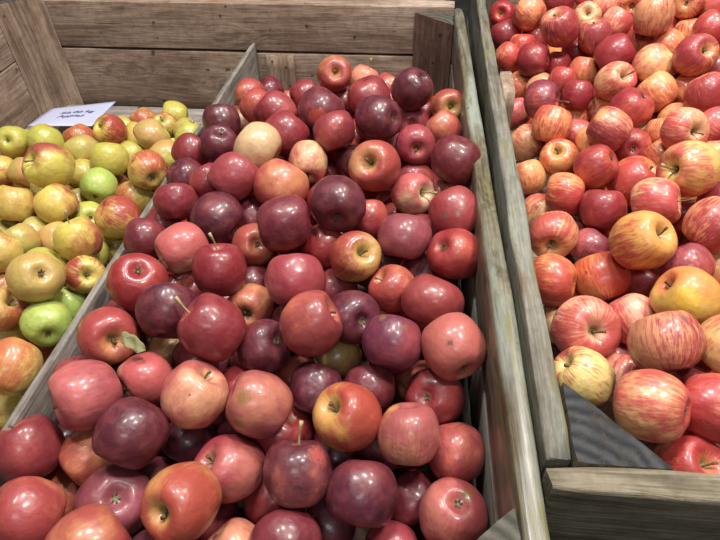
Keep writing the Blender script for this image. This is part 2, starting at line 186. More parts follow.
 ["S", [0.5634, 1.2334, 0.9189], 0.0307, [0.79, -0.04, 0.61], "V", "n", "partly covered cream yellow apple above right of the blotchy yellow apple", []],
 ["S", [0.5172, 1.1171, 0.9139], 0.03, [0.6, 0.12, 0.79], "T", "n", "partly covered small red-orange striped apple just above right of the large rear right apple", []],
 ["S", [0.4327, 1.2005, 0.8603], 0.0324, [-0.18, -0.56, 0.81], "T", "s", "orange-red apple with green stem hollow facing up below the purple-grazed apple", []],
 ["S", [0.3711, 1.1455, 0.8513], 0.0365, [0.79, 0.11, 0.61], "Z", "n", "oval dark red apple with strong shine, rear middle of the striped heap", []],
 ["S", [0.4262, 1.0834, 0.8586], 0.0361, [-0.56, 0.08, -0.83], "V", "n", "blotchy yellow and pink apple, rear middle of the striped heap", []],
 ["S", [0.5127, 1.1859, 0.8795], 0.0312, [0.21, -0.25, -0.94], "T", "n", "partly covered red-orange striped apple directly above the broad right edge apple", []],
 ["S", [0.4678, 1.15, 0.8656], 0.0307, [-0.52, 0.62, 0.59], "OS", "n", "partly covered plain orange apple just left of the large rear right apple", []],
 ["S", [0.4762, 1.0462, 0.893], 0.036, [0.23, -0.72, 0.65], "U", "s", "large red-streaked apple with green stem hollow at its right, rear right", []],
 ["S", [0.5546, 1.1433, 0.877], 0.0315, [0.75, 0.08, 0.66], "U", "n", "partly covered purple-streaked apple right of the blotchy yellow apple", []],
 ["S", [0.5304, 1.0598, 0.8606], 0.0314, [0.85, -0.11, 0.52], "C", "n", "partly covered crimson apple just below right of the large rear right apple", []],
 ["S", [0.3594, 1.0653, 0.8322], 0.0362, [0.29, -0.66, 0.7], "W", "s", "pink apple with dark stem leaning right, below the oval dark red apple", []],
 ["S", [0.4246, 1.0222, 0.8328], 0.0328, [-0.59, 0.64, 0.49], "T2", "n", "coral-orange finely striped apple with crease, right of the dark-stemmed pink apple", []],
 ["S", [0.4823, 1.0433, 0.829], 0.0314, [-0.64, 0.67, 0.37], "OS", "n", "partly covered plain orange apple just right of the fine-striped coral apple", []],
 ["S", [0.4825, 0.9682, 0.8585], 0.0342, [0.47, -0.41, -0.79], "U", "n", "broad crimson-purple streaked apple at the right edge in the rear half", []],
 ["S", [0.2326, 1.0626, 0.7912], 0.0384, [0.89, -0.41, 0.2], "P2", "s", "purple apple with long thin stem pointing right", []],
 ["S", [0.2964, 1.0649, 0.8054], 0.0301, [0.09, 0.51, 0.86], "Z", "n", "partly covered dark red apple just right of the thin-stemmed purple apple", []],
 ["S", [0.2432, 0.9917, 0.7781], 0.0379, [0.24, 0.53, 0.81], "T", "n", "red-orange striped apple directly below the thin-stemmed purple apple", []],
 ["S", [0.3023, 1.0713, 0.7471], 0.0317, [0.1, 0.61, 0.78], "T", "n", "partly covered red-orange striped apple just above left of the yellow-crowned apple", []],
 ["S", [0.3591, 1.0737, 0.7678], 0.0317, [-0.38, -0.76, 0.53], "V", "s", "partly covered cream yellow apple just below left of the dark-stemmed pink apple", []],
 ["S", [0.2091, 1.0184, 0.722], 0.0347, [-0.73, 0.53, 0.44], "W", "n", "pink striped apple touching the grey side board, below the purple apple", []],
 ["S", [0.2576, 0.9345, 0.7417], 0.0347, [-0.37, -0.43, 0.82], "OT", "s", "orange-red apple with pale stem hollow facing up, left rear", []],
 ["S", [0.3117, 0.9494, 0.7698], 0.031, [0.27, -0.46, -0.84], "OS", "n", "partly covered plain orange apple just below left of the yellow-crowned apple", []],
 ["S", [0.3191, 0.9072, 0.8181], 0.0363, [0.85, -0.4, -0.35], "U", "n", "purple-pink apple with yellow crown, centre rear of the striped heap", [[-0.58, -0.14, 0.81, 0.45, "yl"]]],
 ["S", [0.1969, 1.117, 0.7334], 0.0308, [-0.41, 0.61, 0.68], "W", "n", "partly covered pink striped apple just below left of the thin-stemmed purple apple", []],
 ["S", [0.2048, 0.9154, 0.7084], 0.0337, [0.29, -0.46, -0.84], "OS", "n", "plain orange apple touching the grey side board", []],
 ["S", [0.298, 1.0116, 0.7478], 0.031, [-0.91, 0.41, -0.07], "W", "n", "partly covered pink striped apple just above right of the pale-hollowed apple", []],
 ["S", [0.2892, 0.8283, 0.7914], 0.0345, [-0.67, 0.19, -0.72], "Z", "c", "dark red wet apple with blossom end at right, left middle", []],
 ["S", [0.3733, 0.9846, 0.8187], 0.0353, [-0.42, 0.18, -0.89], "Z", "c", "dark red apple just above right of the yellow-crowned apple", []],
 ["S", [0.4297, 1.0202, 0.764], 0.032, [0.1, -0.31, -0.95], "C", "n", "half-hidden crimson apple directly below the fine-striped coral apple", []],
 ["S", [0.4593, 0.9821, 0.8013], 0.0319, [0.34, 0.5, 0.8], "OS", "n", "partly covered plain orange apple just above left of the flattened pink apple", []],
 ["S", [0.4246, 0.9329, 0.8032], 0.0311, [-0.14, 0.61, 0.78], "T", "n", "partly covered red-orange striped apple just left of the flattened pink apple", []],
 ["S", [0.4149, 0.8526, 0.8486], 0.035, [0.34, -0.85, 0.4], "W", "s", "flattened pink striped apple with dark stem hollow facing us", []],
 ["S", [0.4722, 0.8858, 0.8376], 0.0327, [-0.65, 0.71, 0.27], "W", "n", "partly covered pink striped apple just right of the flattened pink apple", []],
 ["S", [0.399, 0.9683, 0.763], 0.0311, [-0.8, 0.54, 0.26], "V", "n", "half-hidden cream yellow apple just right of the yellow-crowned apple", []],
 ["S", [0.3711, 0.9183, 0.7811], 0.0314, [0.22, 0.9, -0.37], "Z", "c", "dark red apple with shiny ring round its blossom end, half buried", []],
 ["S", [0.4073, 0.8701, 0.787], 0.0319, [-0.62, 0.64, 0.45], "T", "n", "partly covered red-orange striped apple just above left of the very large yellow-pink apple", []],
 ["S", [0.385, 0.7337, 0.8516], 0.041, [-0.91, -0.37, 0.19], "V2", "s", "very large yellow apple flushed pink, with long stem pointing left", []],
 ["S", [0.3574, 0.8254, 0.7691], 0.0407, [0.55, -0.05, 0.83], "T", "s", "large coral striped apple tucked behind the pink and yellow apple", []],
 ["S", [0.3722, 0.9329, 0.7226], 0.0318, [0.61, -0.47, -0.63], "V", "n", "half-hidden cream yellow apple just right of the dark red wet apple", []],
 ["S", [0.242, 0.7937, 0.7569], 0.0366, [-0.94, 0.32, -0.06], "T", "n", "smooth orange-red apple between the dark red wet apple and the side board", []],
 ["S", [0.2902, 0.7449, 0.7667], 0.0359, [0.0, 0.64, 0.77], "Z", "n", "round crimson apple with wet highlights, middle of the striped heap", []],
 ["S", [0.2174, 0.82, 0.6994], 0.0342, [-0.46, -0.29, -0.84], "V", "n", "partly covered cream yellow apple just above left of the cream radiating-striped apple", []],
 ["S", [0.2122, 0.7, 0.7455], 0.0376, [-0.2, -0.98, 0.04], "V", "s", "cream apple with radiating pink stripes and stem hollow, by the side board", []],
 ["S", [0.2745, 0.6983, 0.7258], 0.0309, [-0.54, -0.31, -0.79], "P2", "n", "partly covered purplish apple directly above the pitted orange-red apple", []],
 ["S", [0.2959, 0.5996, 0.8229], 0.0396, [0.5, -0.4, 0.77], "V3", "s", "large golden apple with short red dashes and green stem hollow at right", []],
 ["S", [0.3361, 0.6858, 0.8253], 0.0357, [0.85, -0.4, 0.35], "W2", "s", "pink and yellow lined apple with dark stem pointing right", []],
 ["S", [0.1954, 0.5915, 0.7501], 0.0368, [-0.88, 0.44, -0.17], "OT", "n", "orange-red apple pressed to the side board below the radiating-striped apple", []],
 ["S", [0.2647, 0.6057, 0.7504], 0.0372, [-0.3, 0.82, 0.49], "OT", "c", "orange-red apple with small dark pits, below left of the golden dashed apple", [[-0.74, -0.41, 0.53, 0.08, "dk"]]],
 ["S", [0.325, 0.6096, 0.7251], 0.0314, [0.58, 0.53, 0.62], "C", "n", "half-hidden crimson apple just right of the pitted orange-red apple", []],
 ["S", [0.3873, 0.6238, 0.8362], 0.0349, [0.59, 0.39, 0.71], "U", "n", "large red striped apple cut by the right edge, right of the stemmed apple", []],
 ["S", [0.4049, 0.7358, 0.7649], 0.0315, [0.16, -0.46, -0.87], "C", "n", "half-hidden crimson apple just left of the large right edge striped apple", []],
 ["S", [0.3554, 0.5831, 0.7965], 0.0307, [0.5, -0.63, -0.59], "P2", "n", "partly covered purplish apple directly above the waxy yellow apple", []],
 ["S", [0.404, 0.611, 0.7763], 0.0316, [-0.31, 0.81, 0.5], "OS", "n", "half-hidden plain orange apple directly below the large right edge striped apple", []],
 ["S", [0.3177, 0.4931, 0.8267], 0.0362, [-0.86, 0.3, 0.42], "YY", "s", "waxy bright yellow apple with lumpy shine", [[-0.42, -0.7, 0.58, 0.5, "yy"]]],
 ["S", [0.3319, 0.4123, 0.8408], 0.0317, [-0.52, -0.27, -0.81], "V", "n", "partly covered cream yellow apple right of the large pink-purple apple", []],
 ["S", [0.2748, 0.5038, 0.7751], 0.0319, [0.57, -0.62, -0.54], "W", "n", "partly covered pink striped apple just above left of the large pink-purple apple", []],
 ["S", [0.2131, 0.4752, 0.7808], 0.0396, [0.12, -0.71, 0.69], "W", "s", "big pink apple with stem hollow facing us, right of the side board", []],
 ["S", [0.2671, 0.4101, 0.841], 0.0361, [-0.13, 0.86, 0.5], "U", "n", "large pink-purple streaked apple in front of the waxy yellow apple", [[0.17, 0.02, 0.99, 0.14, "grey"]]],
 ["S", [0.2275, 0.3226, 0.8489], 0.0337, [-0.84, 0.38, -0.38], "W3", "c", "biggest orange-pink striped apple, resting on the dark triangular block", []],
 ["S", [0.1981, 0.4072, 0.7755], 0.0336, [-0.82, 0.24, 0.52], "V5", "s", "cream yellow apple with sparse red stripes, directly behind the dark triangular block", []],
 ["S", [0.2529, 0.4259, 0.7528], 0.0315, [0.4, 0.75, 0.53], "W", "n", "partly covered pink striped apple just right of the striped cream apple", []],
 ["S", [0.2892, 0.331, 0.8415], 0.0319, [-0.95, 0.26, -0.18], "RT", "s", "deep red apple with dark stem hollow, right edge near the front", []],
 ["S", [0.2697, 0.2902, 0.8003], 0.0322, [0.24, -0.25, 0.94], "RT", "s", "red striped apple with stem hollow, nearest, behind the front plank", []],
 ["S", [0.2572, 0.4766, 0.7212], 0.0312, [0.77, 0.4, 0.49], "C", "n", "half-hidden crimson apple just above right of the striped cream apple", []],
 ["S", [0.2139, 0.555, 0.6998], 0.0311, [-0.04, 0.8, 0.6], "W", "n", "partly covered pink striped apple just left of the big pink hollow apple", []],
 ["S", [0.4618, 0.8202, 0.8212], 0.0312, [0.1, -0.34, -0.94], "V", "n", "partly covered cream yellow apple just above right of the very large yellow-pink apple", []],
 ["S", [0.4391, 0.7199, 0.8113], 0.0311, [0.03, -0.46, -0.89], "C", "n", "partly covered crimson apple directly above the large right edge striped apple", []],
]
FILLERS = [
 ["C", -0.141, 0.28, 0.668, 0.0343], ["C", -0.144, 0.346, 0.7, 0.0347], ["C", -0.111, 0.572, 0.724, 0.0319], ["C", 0.021, 0.447, 0.68, 0.0332], ["C", -0.08, 0.34, 0.671, 0.0343],
 ["C", -0.022, 0.346, 0.697, 0.0318], ["G", -0.492, 0.573, 0.696, 0.0316], ["C", -0.295, 0.29, 0.65, 0.0337], ["C", 0.017, 0.607, 0.732, 0.0338], ["S", 0.304, 0.376, 0.791, 0.0332],
 ["C", -0.147, 0.427, 0.694, 0.0329], ["C", -0.27, 0.716, 0.734, 0.0344], ["C", -0.391, 0.43, 0.688, 0.0337], ["G", -0.484, 0.422, 0.642, 0.0316], ["C", -0.203, 0.383, 0.722, 0.0329],
 ["G", -0.485, 0.511, 0.657, 0.0303], ["C", -0.393, 0.518, 0.64, 0.033], ["C", -0.201, 0.355, 0.661, 0.0342], ["G", -0.625, 0.656, 0.72, 0.0316], ["C", -0.052, 0.615, 0.732, 0.0336],
 ["C", -0.072, 0.789, 0.767, 0.0335], ["S", 0.37, 0.516, 0.783, 0.0303], ["G", -0.533, 0.515, 0.618, 0.0308], ["S", 0.316, 0.447, 0.781, 0.0309], ["C", -0.272, 0.474, 0.657, 0.0321],
 ["G", -0.625, 0.786, 0.688, 0.0297], ["C", 0.008, 0.687, 0.741, 0.0338], ["G", -0.524, 0.455, 0.606, 0.029], ["S", 0.433, 0.731, 0.712, 0.0299], ["C", -0.178, 0.903, 0.7, 0.0353],
 ["C", -0.244, 0.188, 0.692, 0.0343], ["C", -0.204, 0.461, 0.694, 0.0353], ["G", -0.593, 0.86, 0.68, 0.0292], ["C", -0.043, 0.903, 0.758, 0.0343], ["C", -0.251, 0.397, 0.662, 0.0331],
 ["S", 0.191, 1.378, 0.737, 0.0315], ["C", -0.131, 0.384, 0.647, 0.0343], ["S", 0.505, 1.11, 0.828, 0.0324], ["S", 0.381, 0.653, 0.724, 0.032], ["G", -0.7, 0.67, 0.702, 0.0306],
 ["G", -0.68, 0.799, 0.721, 0.0306], ["G", -0.618, 0.545, 0.658, 0.0315], ["S", 0.442, 1.116, 0.802, 0.0312], ["C", -0.214, 0.935, 0.762, 0.035], ["C", -0.124, 0.982, 0.74, 0.0346],
 ["S", 0.251, 0.756, 0.699, 0.031], ["C", -0.147, 0.486, 0.735, 0.0349], ["C", 0.017, 0.889, 0.694, 0.034], ["S", 0.372, 1.134, 0.785, 0.0305], ["C", -0.039, 0.79, 0.685, 0.0325],
 ["C", -0.341, 0.405, 0.655, 0.0321], ["G", -0.537, 0.83, 0.661, 0.0297], ["C", -0.149, 0.924, 0.757, 0.0326], ["C", -0.324, 0.347, 0.689, 0.0322], ["G", -0.546, 0.41, 0.664, 0.029],
]
BURIED = [
 ["C", -0.088, 0.945, 0.791, 0.0332], ["C", -0.193, 0.996, 0.785, 0.0354], ["C", -0.197, 1.184, 0.783, 0.0322], ["C", -0.137, 0.712, 0.778, 0.035], ["C", -0.019, 1.136, 0.778, 0.0352],
 ["C", -0.294, 0.879, 0.769, 0.0327], ["C", -0.067, 1.093, 0.758, 0.0318], ["C", -0.171, 0.555, 0.755, 0.0345], ["C", -0.387, 0.536, 0.753, 0.0321], ["C", -0.136, 1.209, 0.752, 0.0318],
 ["C", -0.184, 0.652, 0.752, 0.0328], ["C", -0.212, 1.243, 0.751, 0.0324], ["C", -0.295, 0.796, 0.749, 0.0319], ["C", -0.368, 1.132, 0.748, 0.0331], ["C", -0.036, 1.216, 0.743, 0.0327],
 ["C", -0.256, 0.982, 0.742, 0.0328], ["C", -0.147, 0.779, 0.741, 0.0321], ["C", -0.217, 0.866, 0.74, 0.0325], ["C", -0.349, 0.9, 0.739, 0.0339], ["C", -0.059, 1.022, 0.737, 0.0326],
 ["C", -0.213, 1.048, 0.733, 0.0318], ["C", 0.013, 0.948, 0.733, 0.0321], ["C", -0.003, 0.767, 0.733, 0.0318], ["C", -0.365, 0.638, 0.731, 0.0324], ["C", -0.221, 1.133, 0.731, 0.0354],
 ["C", -0.121, 0.668, 0.73, 0.0329], ["C", -0.094, 0.734, 0.73, 0.0346], ["C", -0.368, 0.826, 0.727, 0.0346], ["C", -0.229, 0.769, 0.727, 0.0338], ["C", -0.347, 0.714, 0.727, 0.0336],
 ["C", -0.299, 1.038, 0.725, 0.0333], ["C", 0.026, 1.133, 0.723, 0.0346], ["C", -0.393, 1.187, 0.723, 0.033], ["C", -0.021, 0.468, 0.723, 0.0317], ["C", -0.188, 0.721, 0.721, 0.0318],
 ["C", -0.246, 0.644, 0.72, 0.0328], ["C", -0.098, 0.906, 0.72, 0.0339], ["C", -0.116, 1.097, 0.72, 0.0321], ["C", -0.39, 1.071, 0.718, 0.0317], ["C", 0.027, 0.532, 0.715, 0.0329],
 ["C", -0.271, 1.198, 0.714, 0.035], ["C", -0.395, 0.939, 0.714, 0.0331], ["C", -0.087, 1.247, 0.713, 0.034], ["C", -0.275, 0.921, 0.71, 0.0339], ["C", -0.038, 1.142, 0.71, 0.0336],
 ["C", -0.164, 0.831, 0.71, 0.0329], ["C", -0.273, 0.509, 0.709, 0.0326], ["C", -0.193, 0.968, 0.709, 0.0317], ["C", -0.284, 0.855, 0.708, 0.0322], ["C", -0.131, 1.158, 0.707, 0.0326],
 ["C", -0.1, 0.813, 0.707, 0.0347], ["C", -0.304, 0.62, 0.707, 0.0321], ["C", -0.19, 1.204, 0.705, 0.0323], ["C", 0.005, 1.004, 0.704, 0.0331], ["C", -0.043, 0.553, 0.703, 0.0324],
 ["C", -0.032, 1.068, 0.701, 0.0344], ["C", -0.163, 0.598, 0.697, 0.0322], ["C", -0.327, 0.774, 0.696, 0.035], ["C", -0.334, 1.181, 0.696, 0.0337], ["C", -0.13, 1.037, 0.696, 0.0319],
 ["C", -0.334, 1.108, 0.696, 0.0316], ["C", -0.057, 0.95, 0.695, 0.0333], ["C", -0.374, 0.568, 0.694, 0.0344], ["C", -0.025, 0.719, 0.693, 0.0327], ["C", -0.232, 1.249, 0.69, 0.0319],
 ["C", -0.072, 0.666, 0.69, 0.0329], ["C", -0.263, 1.083, 0.689, 0.0346], ["C", -0.337, 0.166, 0.689, 0.0341], ["C", -0.005, 1.2, 0.686, 0.0319], ["C", -0.148, 0.534, 0.686, 0.0331],
 ["C", -0.179, 1.105, 0.686, 0.0324], ["C", -0.298, 0.983, 0.685, 0.0325], ["C", -0.131, 0.952, 0.683, 0.0325], ["C", -0.051, 0.885, 0.681, 0.0323], ["C", -0.304, 0.685, 0.681, 0.0353],
 ["C", -0.18, 0.673, 0.68, 0.0326], ["C", 0.01, 0.655, 0.68, 0.0351], ["C", -0.276, 0.568, 0.679, 0.0329], ["C", -0.336, 0.916, 0.678, 0.0319], ["C", -0.249, 0.81, 0.678, 0.0326],
 ["C", -0.388, 0.878, 0.677, 0.0354], ["C", -0.082, 1.192, 0.677, 0.0318], ["C", -0.197, 1.026, 0.677, 0.0322], ["C", -0.138, 1.245, 0.676, 0.0321], ["C", -0.394, 0.736, 0.675, 0.0333],
 ["C", 0.029, 0.817, 0.675, 0.0318], ["C", -0.191, 0.774, 0.675, 0.0319], ["C", -0.345, 1.034, 0.673, 0.0325], ["C", -0.131, 0.721, 0.673, 0.0344], ["C", -0.239, 0.7, 0.673, 0.0322],
 ["C", -0.379, 1.231, 0.673, 0.0344], ["C", -0.047, 0.186, 0.67, 0.0356], ["C", -0.369, 0.652, 0.67, 0.033], ["C", -0.394, 0.992, 0.669, 0.032], ["C", -0.216, 0.543, 0.668, 0.0331],
 ["C", -0.085, 1.084, 0.667, 0.0323], ["C", -0.306, 1.24, 0.667, 0.0329], ["C", 0.016, 0.954, 0.664, 0.0319], ["C", -0.048, 0.423, 0.664, 0.032], ["C", 0.002, 1.118, 0.664, 0.0333],
 ["C", -0.127, 0.882, 0.664, 0.0319], ["C", -0.326, 0.53, 0.664, 0.0322], ["C", -0.112, 0.161, 0.662, 0.0356], ["C", 0.021, 0.575, 0.662, 0.0326], ["C", -0.237, 0.971, 0.661, 0.0322],
 ["C", -0.089, 1.001, 0.66, 0.0341], ["C", -0.105, 0.581, 0.659, 0.0319], ["C", -0.019, 0.498, 0.659, 0.035], ["C", -0.294, 1.139, 0.659, 0.0326], ["C", -0.23, 0.878, 0.659, 0.0336],
 ["C", -0.386, 1.157, 0.658, 0.0326], ["C", -0.224, 1.172, 0.657, 0.0344], ["C", -0.371, 0.819, 0.657, 0.032], ["C", -0.389, 0.199, 0.656, 0.0352], ["C", -0.232, 0.612, 0.656, 0.0326],
 ["C", -0.045, 1.241, 0.655, 0.0318], ["C", 0.023, 0.745, 0.652, 0.0347], ["C", -0.038, 0.618, 0.652, 0.0334], ["C", 0.013, 1.048, 0.651, 0.0356], ["C", 0.006, 0.379, 0.648, 0.0328],
 ["C", -0.374, 1.093, 0.648, 0.0333], ["C", -0.292, 0.163, 0.641, 0.0336], ["C", -0.309, 0.626, 0.64, 0.0346], ["C", -0.14, 0.462, 0.639, 0.0316], ["C", -0.21, 0.17, 0.635, 0.0339],
 ["C", -0.329, 0.216, 0.632, 0.0322], ["G", -0.759, 0.639, 0.743, 0.0297], ["G", -0.708, 0.54, 0.739, 0.0294], ["G", -0.798, 0.588, 0.738, 0.0297], ["G", -0.84, 0.537, 0.737, 0.0318],
 ["G", -0.775, 0.534, 0.734, 0.0305], ["G", -0.961, 0.515, 0.734, 0.0315], ["G", -0.896, 0.506, 0.734, 0.0301], ["G", -0.997, 0.465, 0.734, 0.0304], ["G", -0.684, 0.618, 0.733, 0.0292],
 ["G", -0.724, 0.478, 0.733, 0.0308], ["G", -0.918, 0.408, 0.732, 0.0293], ["G", -0.976, 0.372, 0.732, 0.0305], ["G", -0.862, 0.419, 0.732, 0.0292], ["G", -0.815, 0.482, 0.731, 0.0313],
 ["G", -0.864, 0.641, 0.73, 0.0289], ["G", -0.642, 0.563, 0.729, 0.0318], ["G", -0.784, 0.414, 0.729, 0.0307], ["G", -0.801, 0.682, 0.729, 0.0321], ["G", -0.727, 0.735, 0.726, 0.0296],
 ["G", -0.633, 0.742, 0.725, 0.0305], ["G", -0.659, 0.486, 0.723, 0.0293], ["G", -1.024, 0.403, 0.721, 0.0301], ["G", -0.926, 0.587, 0.718, 0.0311], ["G", -0.783, 0.755, 0.712, 0.0304],
 ["G", -1.002, 0.271, 0.711, 0.0315], ["G", -0.898, 0.268, 0.711, 0.0295], ["G", -0.654, 0.417, 0.711, 0.0298], ["G", -0.787, 0.327, 0.71, 0.0316], ["G", -0.867, 0.336, 0.71, 0.0322],
 ["G", -0.526, 0.866, 0.709, 0.0289], ["G", -0.865, 0.584, 0.709, 0.0291], ["G", -1.022, 0.341, 0.708, 0.0311], ["G", -0.723, 0.875, 0.708, 0.0301], ["G", -0.71, 0.367, 0.708, 0.0323],
 ["G", -0.887, 0.702, 0.706, 0.0324], ["G", -1.009, 0.583, 0.705, 0.0307], ["G", -0.968, 0.656, 0.705, 0.0288], ["G", -0.939, 0.329, 0.705, 0.031], ["G", -0.742, 0.286, 0.703, 0.0289],
 ["G", -0.843, 0.248, 0.702, 0.0301], ["G", -0.845, 0.79, 0.702, 0.0312], ["G", -0.599, 0.391, 0.702, 0.0317], ["G", -0.678, 0.267, 0.701, 0.0322], ["G", -0.931, 0.454, 0.7, 0.0302],
 ["G", -1.01, 0.715, 0.7, 0.0316], ["G", -0.559, 0.236, 0.7, 0.029], ["G", -0.61, 0.303, 0.7, 0.0316], ["G", -0.906, 0.789, 0.699, 0.0291], ["G", -0.963, 0.775, 0.698, 0.0297],
 ["G", -0.617, 0.237, 0.698, 0.029], ["G", -0.729, 0.426, 0.698, 0.0302], ["G", -0.757, 0.578, 0.698, 0.03], ["G", -0.833, 0.863, 0.697, 0.0299], ["G", -0.577, 0.587, 0.695, 0.0311],
 ["G", -0.862, 0.47, 0.694, 0.0296], ["G", -0.5, 0.237, 0.692, 0.0322], ["G", -0.664, 0.327, 0.691, 0.0302], ["G", -0.791, 0.629, 0.691, 0.0313], ["G", -0.826, 0.395, 0.691, 0.0306],
 ["G", -0.998, 0.825, 0.691, 0.0299], ["G", -1.013, 0.93, 0.689, 0.0323], ["G", -0.683, 0.741, 0.689, 0.0297], ["G", -0.955, 0.872, 0.688, 0.0318], ["G", -0.955, 0.235, 0.688, 0.0303],
 ["G", -0.668, 0.888, 0.688, 0.0303], ["G", -0.927, 0.516, 0.686, 0.0295], ["G", -0.612, 0.483, 0.686, 0.0302], ["G", -1.018, 0.496, 0.686, 0.0296], ["G", -0.766, 0.488, 0.684, 0.0305],
 ["G", -0.915, 0.979, 0.683, 0.0291], ["G", -0.941, 0.721, 0.683, 0.029], ["G", -0.541, 0.529, 0.682, 0.029], ["G", -0.734, 0.792, 0.682, 0.0299], ["G", -0.697, 0.51, 0.681, 0.0299],
 ["G", -1.024, 0.992, 0.679, 0.0309], ["G", -0.839, 1.036, 0.678, 0.0307], ["G", -0.9, 0.634, 0.677, 0.0296], ["G", -0.777, 0.884, 0.676, 0.0289], ["G", -0.819, 0.576, 0.676, 0.0288],
 ["G", -0.594, 0.738, 0.675, 0.0289], ["G", -0.535, 0.291, 0.675, 0.0303], ["G", -0.581, 0.67, 0.674, 0.0308], ["G", -0.511, 0.743, 0.674, 0.0296], ["G", -0.658, 0.624, 0.672, 0.0306],
 ["G", -0.673, 0.567, 0.672, 0.0288], ["G", -0.745, 0.23, 0.672, 0.0293], ["G", -0.737, 0.719, 0.671, 0.0294], ["G", -0.48, 0.879, 0.671, 0.0294], ["G", -1.011, 0.635, 0.671, 0.0302],
 ["G", -0.718, 1.102, 0.669, 0.0319], ["G", -0.837, 0.676, 0.669, 0.0297], ["G", -0.689, 0.827, 0.667, 0.0305], ["G", -0.794, 0.27, 0.667, 0.0305], ["G", -0.761, 0.364, 0.664, 0.0318],
 ["G", -1.023, 0.232, 0.664, 0.0292], ["G", -0.664, 0.379, 0.664, 0.0292], ["G", -0.548, 0.919, 0.664, 0.0319], ["G", -0.873, 0.294, 0.663, 0.0301], ["G", -0.904, 0.359, 0.663, 0.03],
 ["G", -0.645, 0.681, 0.663, 0.0293], ["G", -0.673, 1.014, 0.663, 0.0291], ["G", -0.896, 1.033, 0.661, 0.0296], ["G", -0.89, 0.867, 0.661, 0.0304], ["G", -1.013, 0.876, 0.659, 0.0321],
 ["G", -0.673, 0.446, 0.658, 0.0305], ["G", -0.655, 0.232, 0.658, 0.0291], ["G", -0.802, 0.829, 0.657, 0.0321], ["G", -0.522, 0.624, 0.656, 0.0307], ["G", -0.773, 1.054, 0.655, 0.031],
 ["G", -0.712, 0.968, 0.654, 0.0296], ["G", -0.6, 0.35, 0.654, 0.0319], ["G", -0.936, 0.82, 0.654, 0.0318], ["G", -0.79, 0.763, 0.652, 0.032], ["G", -0.808, 0.974, 0.651, 0.032],
 ["G", -0.79, 0.53, 0.651, 0.03], ["G", -0.866, 0.727, 0.651, 0.0294], ["G", -0.732, 0.65, 0.65, 0.0307], ["G", -0.642, 0.933, 0.65, 0.0319], ["G", -1.012, 0.757, 0.65, 0.0299],
 ["G", -0.615, 0.431, 0.647, 0.0316], ["G", -0.838, 0.622, 0.646, 0.0299], ["G", -0.582, 0.789, 0.645, 0.0297], ["G", -0.603, 0.263, 0.644, 0.0311], ["G", -0.714, 0.397, 0.644, 0.0292],
 ["G", -0.539, 0.702, 0.644, 0.029], ["G", -0.572, 0.475, 0.643, 0.0294], ["G", -0.499, 1.099, 0.643, 0.0292], ["G", -0.704, 0.907, 0.643, 0.0308], ["G", -0.61, 0.61, 0.643, 0.0296],
 ["G", -0.697, 0.312, 0.642, 0.0304], ["G", -0.534, 0.233, 0.642, 0.0296], ["G", -0.86, 0.813, 0.641, 0.0294], ["G", -0.492, 0.934, 0.641, 0.0311], ["G", -0.664, 1.178, 0.64, 0.0324],
 ["G", -0.57, 0.988, 0.64, 0.029], ["G", -0.931, 0.918, 0.639, 0.0317], ["G", -0.674, 0.776, 0.639, 0.029], ["G", -0.731, 0.464, 0.638, 0.0313], ["G", -0.601, 1.105, 0.638, 0.0292],
 ["G", -0.773, 0.594, 0.638, 0.0305], ["G", -0.48, 1.027, 0.637, 0.0296], ["G", -0.913, 0.688, 0.637, 0.0308], ["G", -0.841, 0.915, 0.637, 0.0296], ["G", -0.482, 0.574, 0.636, 0.0303],
 ["G", -0.925, 0.75, 0.634, 0.0291], ["G", -0.725, 1.028, 0.634, 0.0295], ["G", -0.732, 0.524, 0.633, 0.0314], ["G", -0.652, 0.503, 0.632, 0.0309], ["G", -0.886, 0.978, 0.632, 0.0315],
 ["G", -0.569, 0.572, 0.631, 0.0292], ["G", -0.749, 0.816, 0.63, 0.0292], ["G", -0.492, 0.323, 0.63, 0.0322], ["G", -0.485, 0.679, 0.63, 0.0312], ["G", -0.671, 1.065, 0.63, 0.0303],
 ["G", -0.485, 0.821, 0.629, 0.0306], ["G", -0.537, 1.139, 0.628, 0.0299], ["G", -0.619, 0.873, 0.627, 0.0295], ["G", -0.632, 0.736, 0.625, 0.0294], ["G", -0.544, 0.873, 0.62, 0.0314],
 ["G", -0.772, 0.871, 0.619, 0.03], ["G", -0.641, 0.986, 0.619, 0.0289], ["G", -0.61, 1.042, 0.617, 0.0306], ["G", -0.529, 0.766, 0.617, 0.0309], ["G", -0.648, 0.293, 0.617, 0.0289],
 ["G", -0.565, 0.64, 0.617, 0.031], ["G", -0.718, 0.709, 0.617, 0.0306], ["G", -0.997, 1.027, 0.616, 0.0322], ["G", -0.936, 1.056, 0.616, 0.032], ["G", -0.852, 1.069, 0.616, 0.0318],
 ["G", -1.02, 0.825, 0.616, 0.0293], ["G", -0.909, 1.118, 0.616, 0.0317], ["G", -0.73, 1.136, 0.615, 0.0322], ["G", -0.796, 0.659, 0.615, 0.0307], ["G", -0.699, 0.576, 0.615, 0.0322],
 ["G", -0.973, 0.865, 0.615, 0.0291], ["G", -1.01, 0.952, 0.615, 0.032], ["G", -0.562, 0.379, 0.615, 0.0311], ["G", -0.558, 0.292, 0.614, 0.0318], ["G", -0.663, 0.834, 0.614, 0.03],
 ["G", -0.665, 0.651, 0.614, 0.0301], ["G", -0.59, 0.937, 0.613, 0.0298], ["G", -0.821, 1.138, 0.613, 0.031], ["G", -0.479, 1.151, 0.612, 0.029], ["G", -0.645, 0.357, 0.612, 0.0291],
 ["G", -0.785, 1.015, 0.611, 0.0297], ["G", -0.606, 0.685, 0.611, 0.0301], ["G", -0.806, 0.717, 0.608, 0.03], ["G", -0.734, 0.352, 0.605, 0.0295], ["G", -0.528, 1.024, 0.605, 0.029],
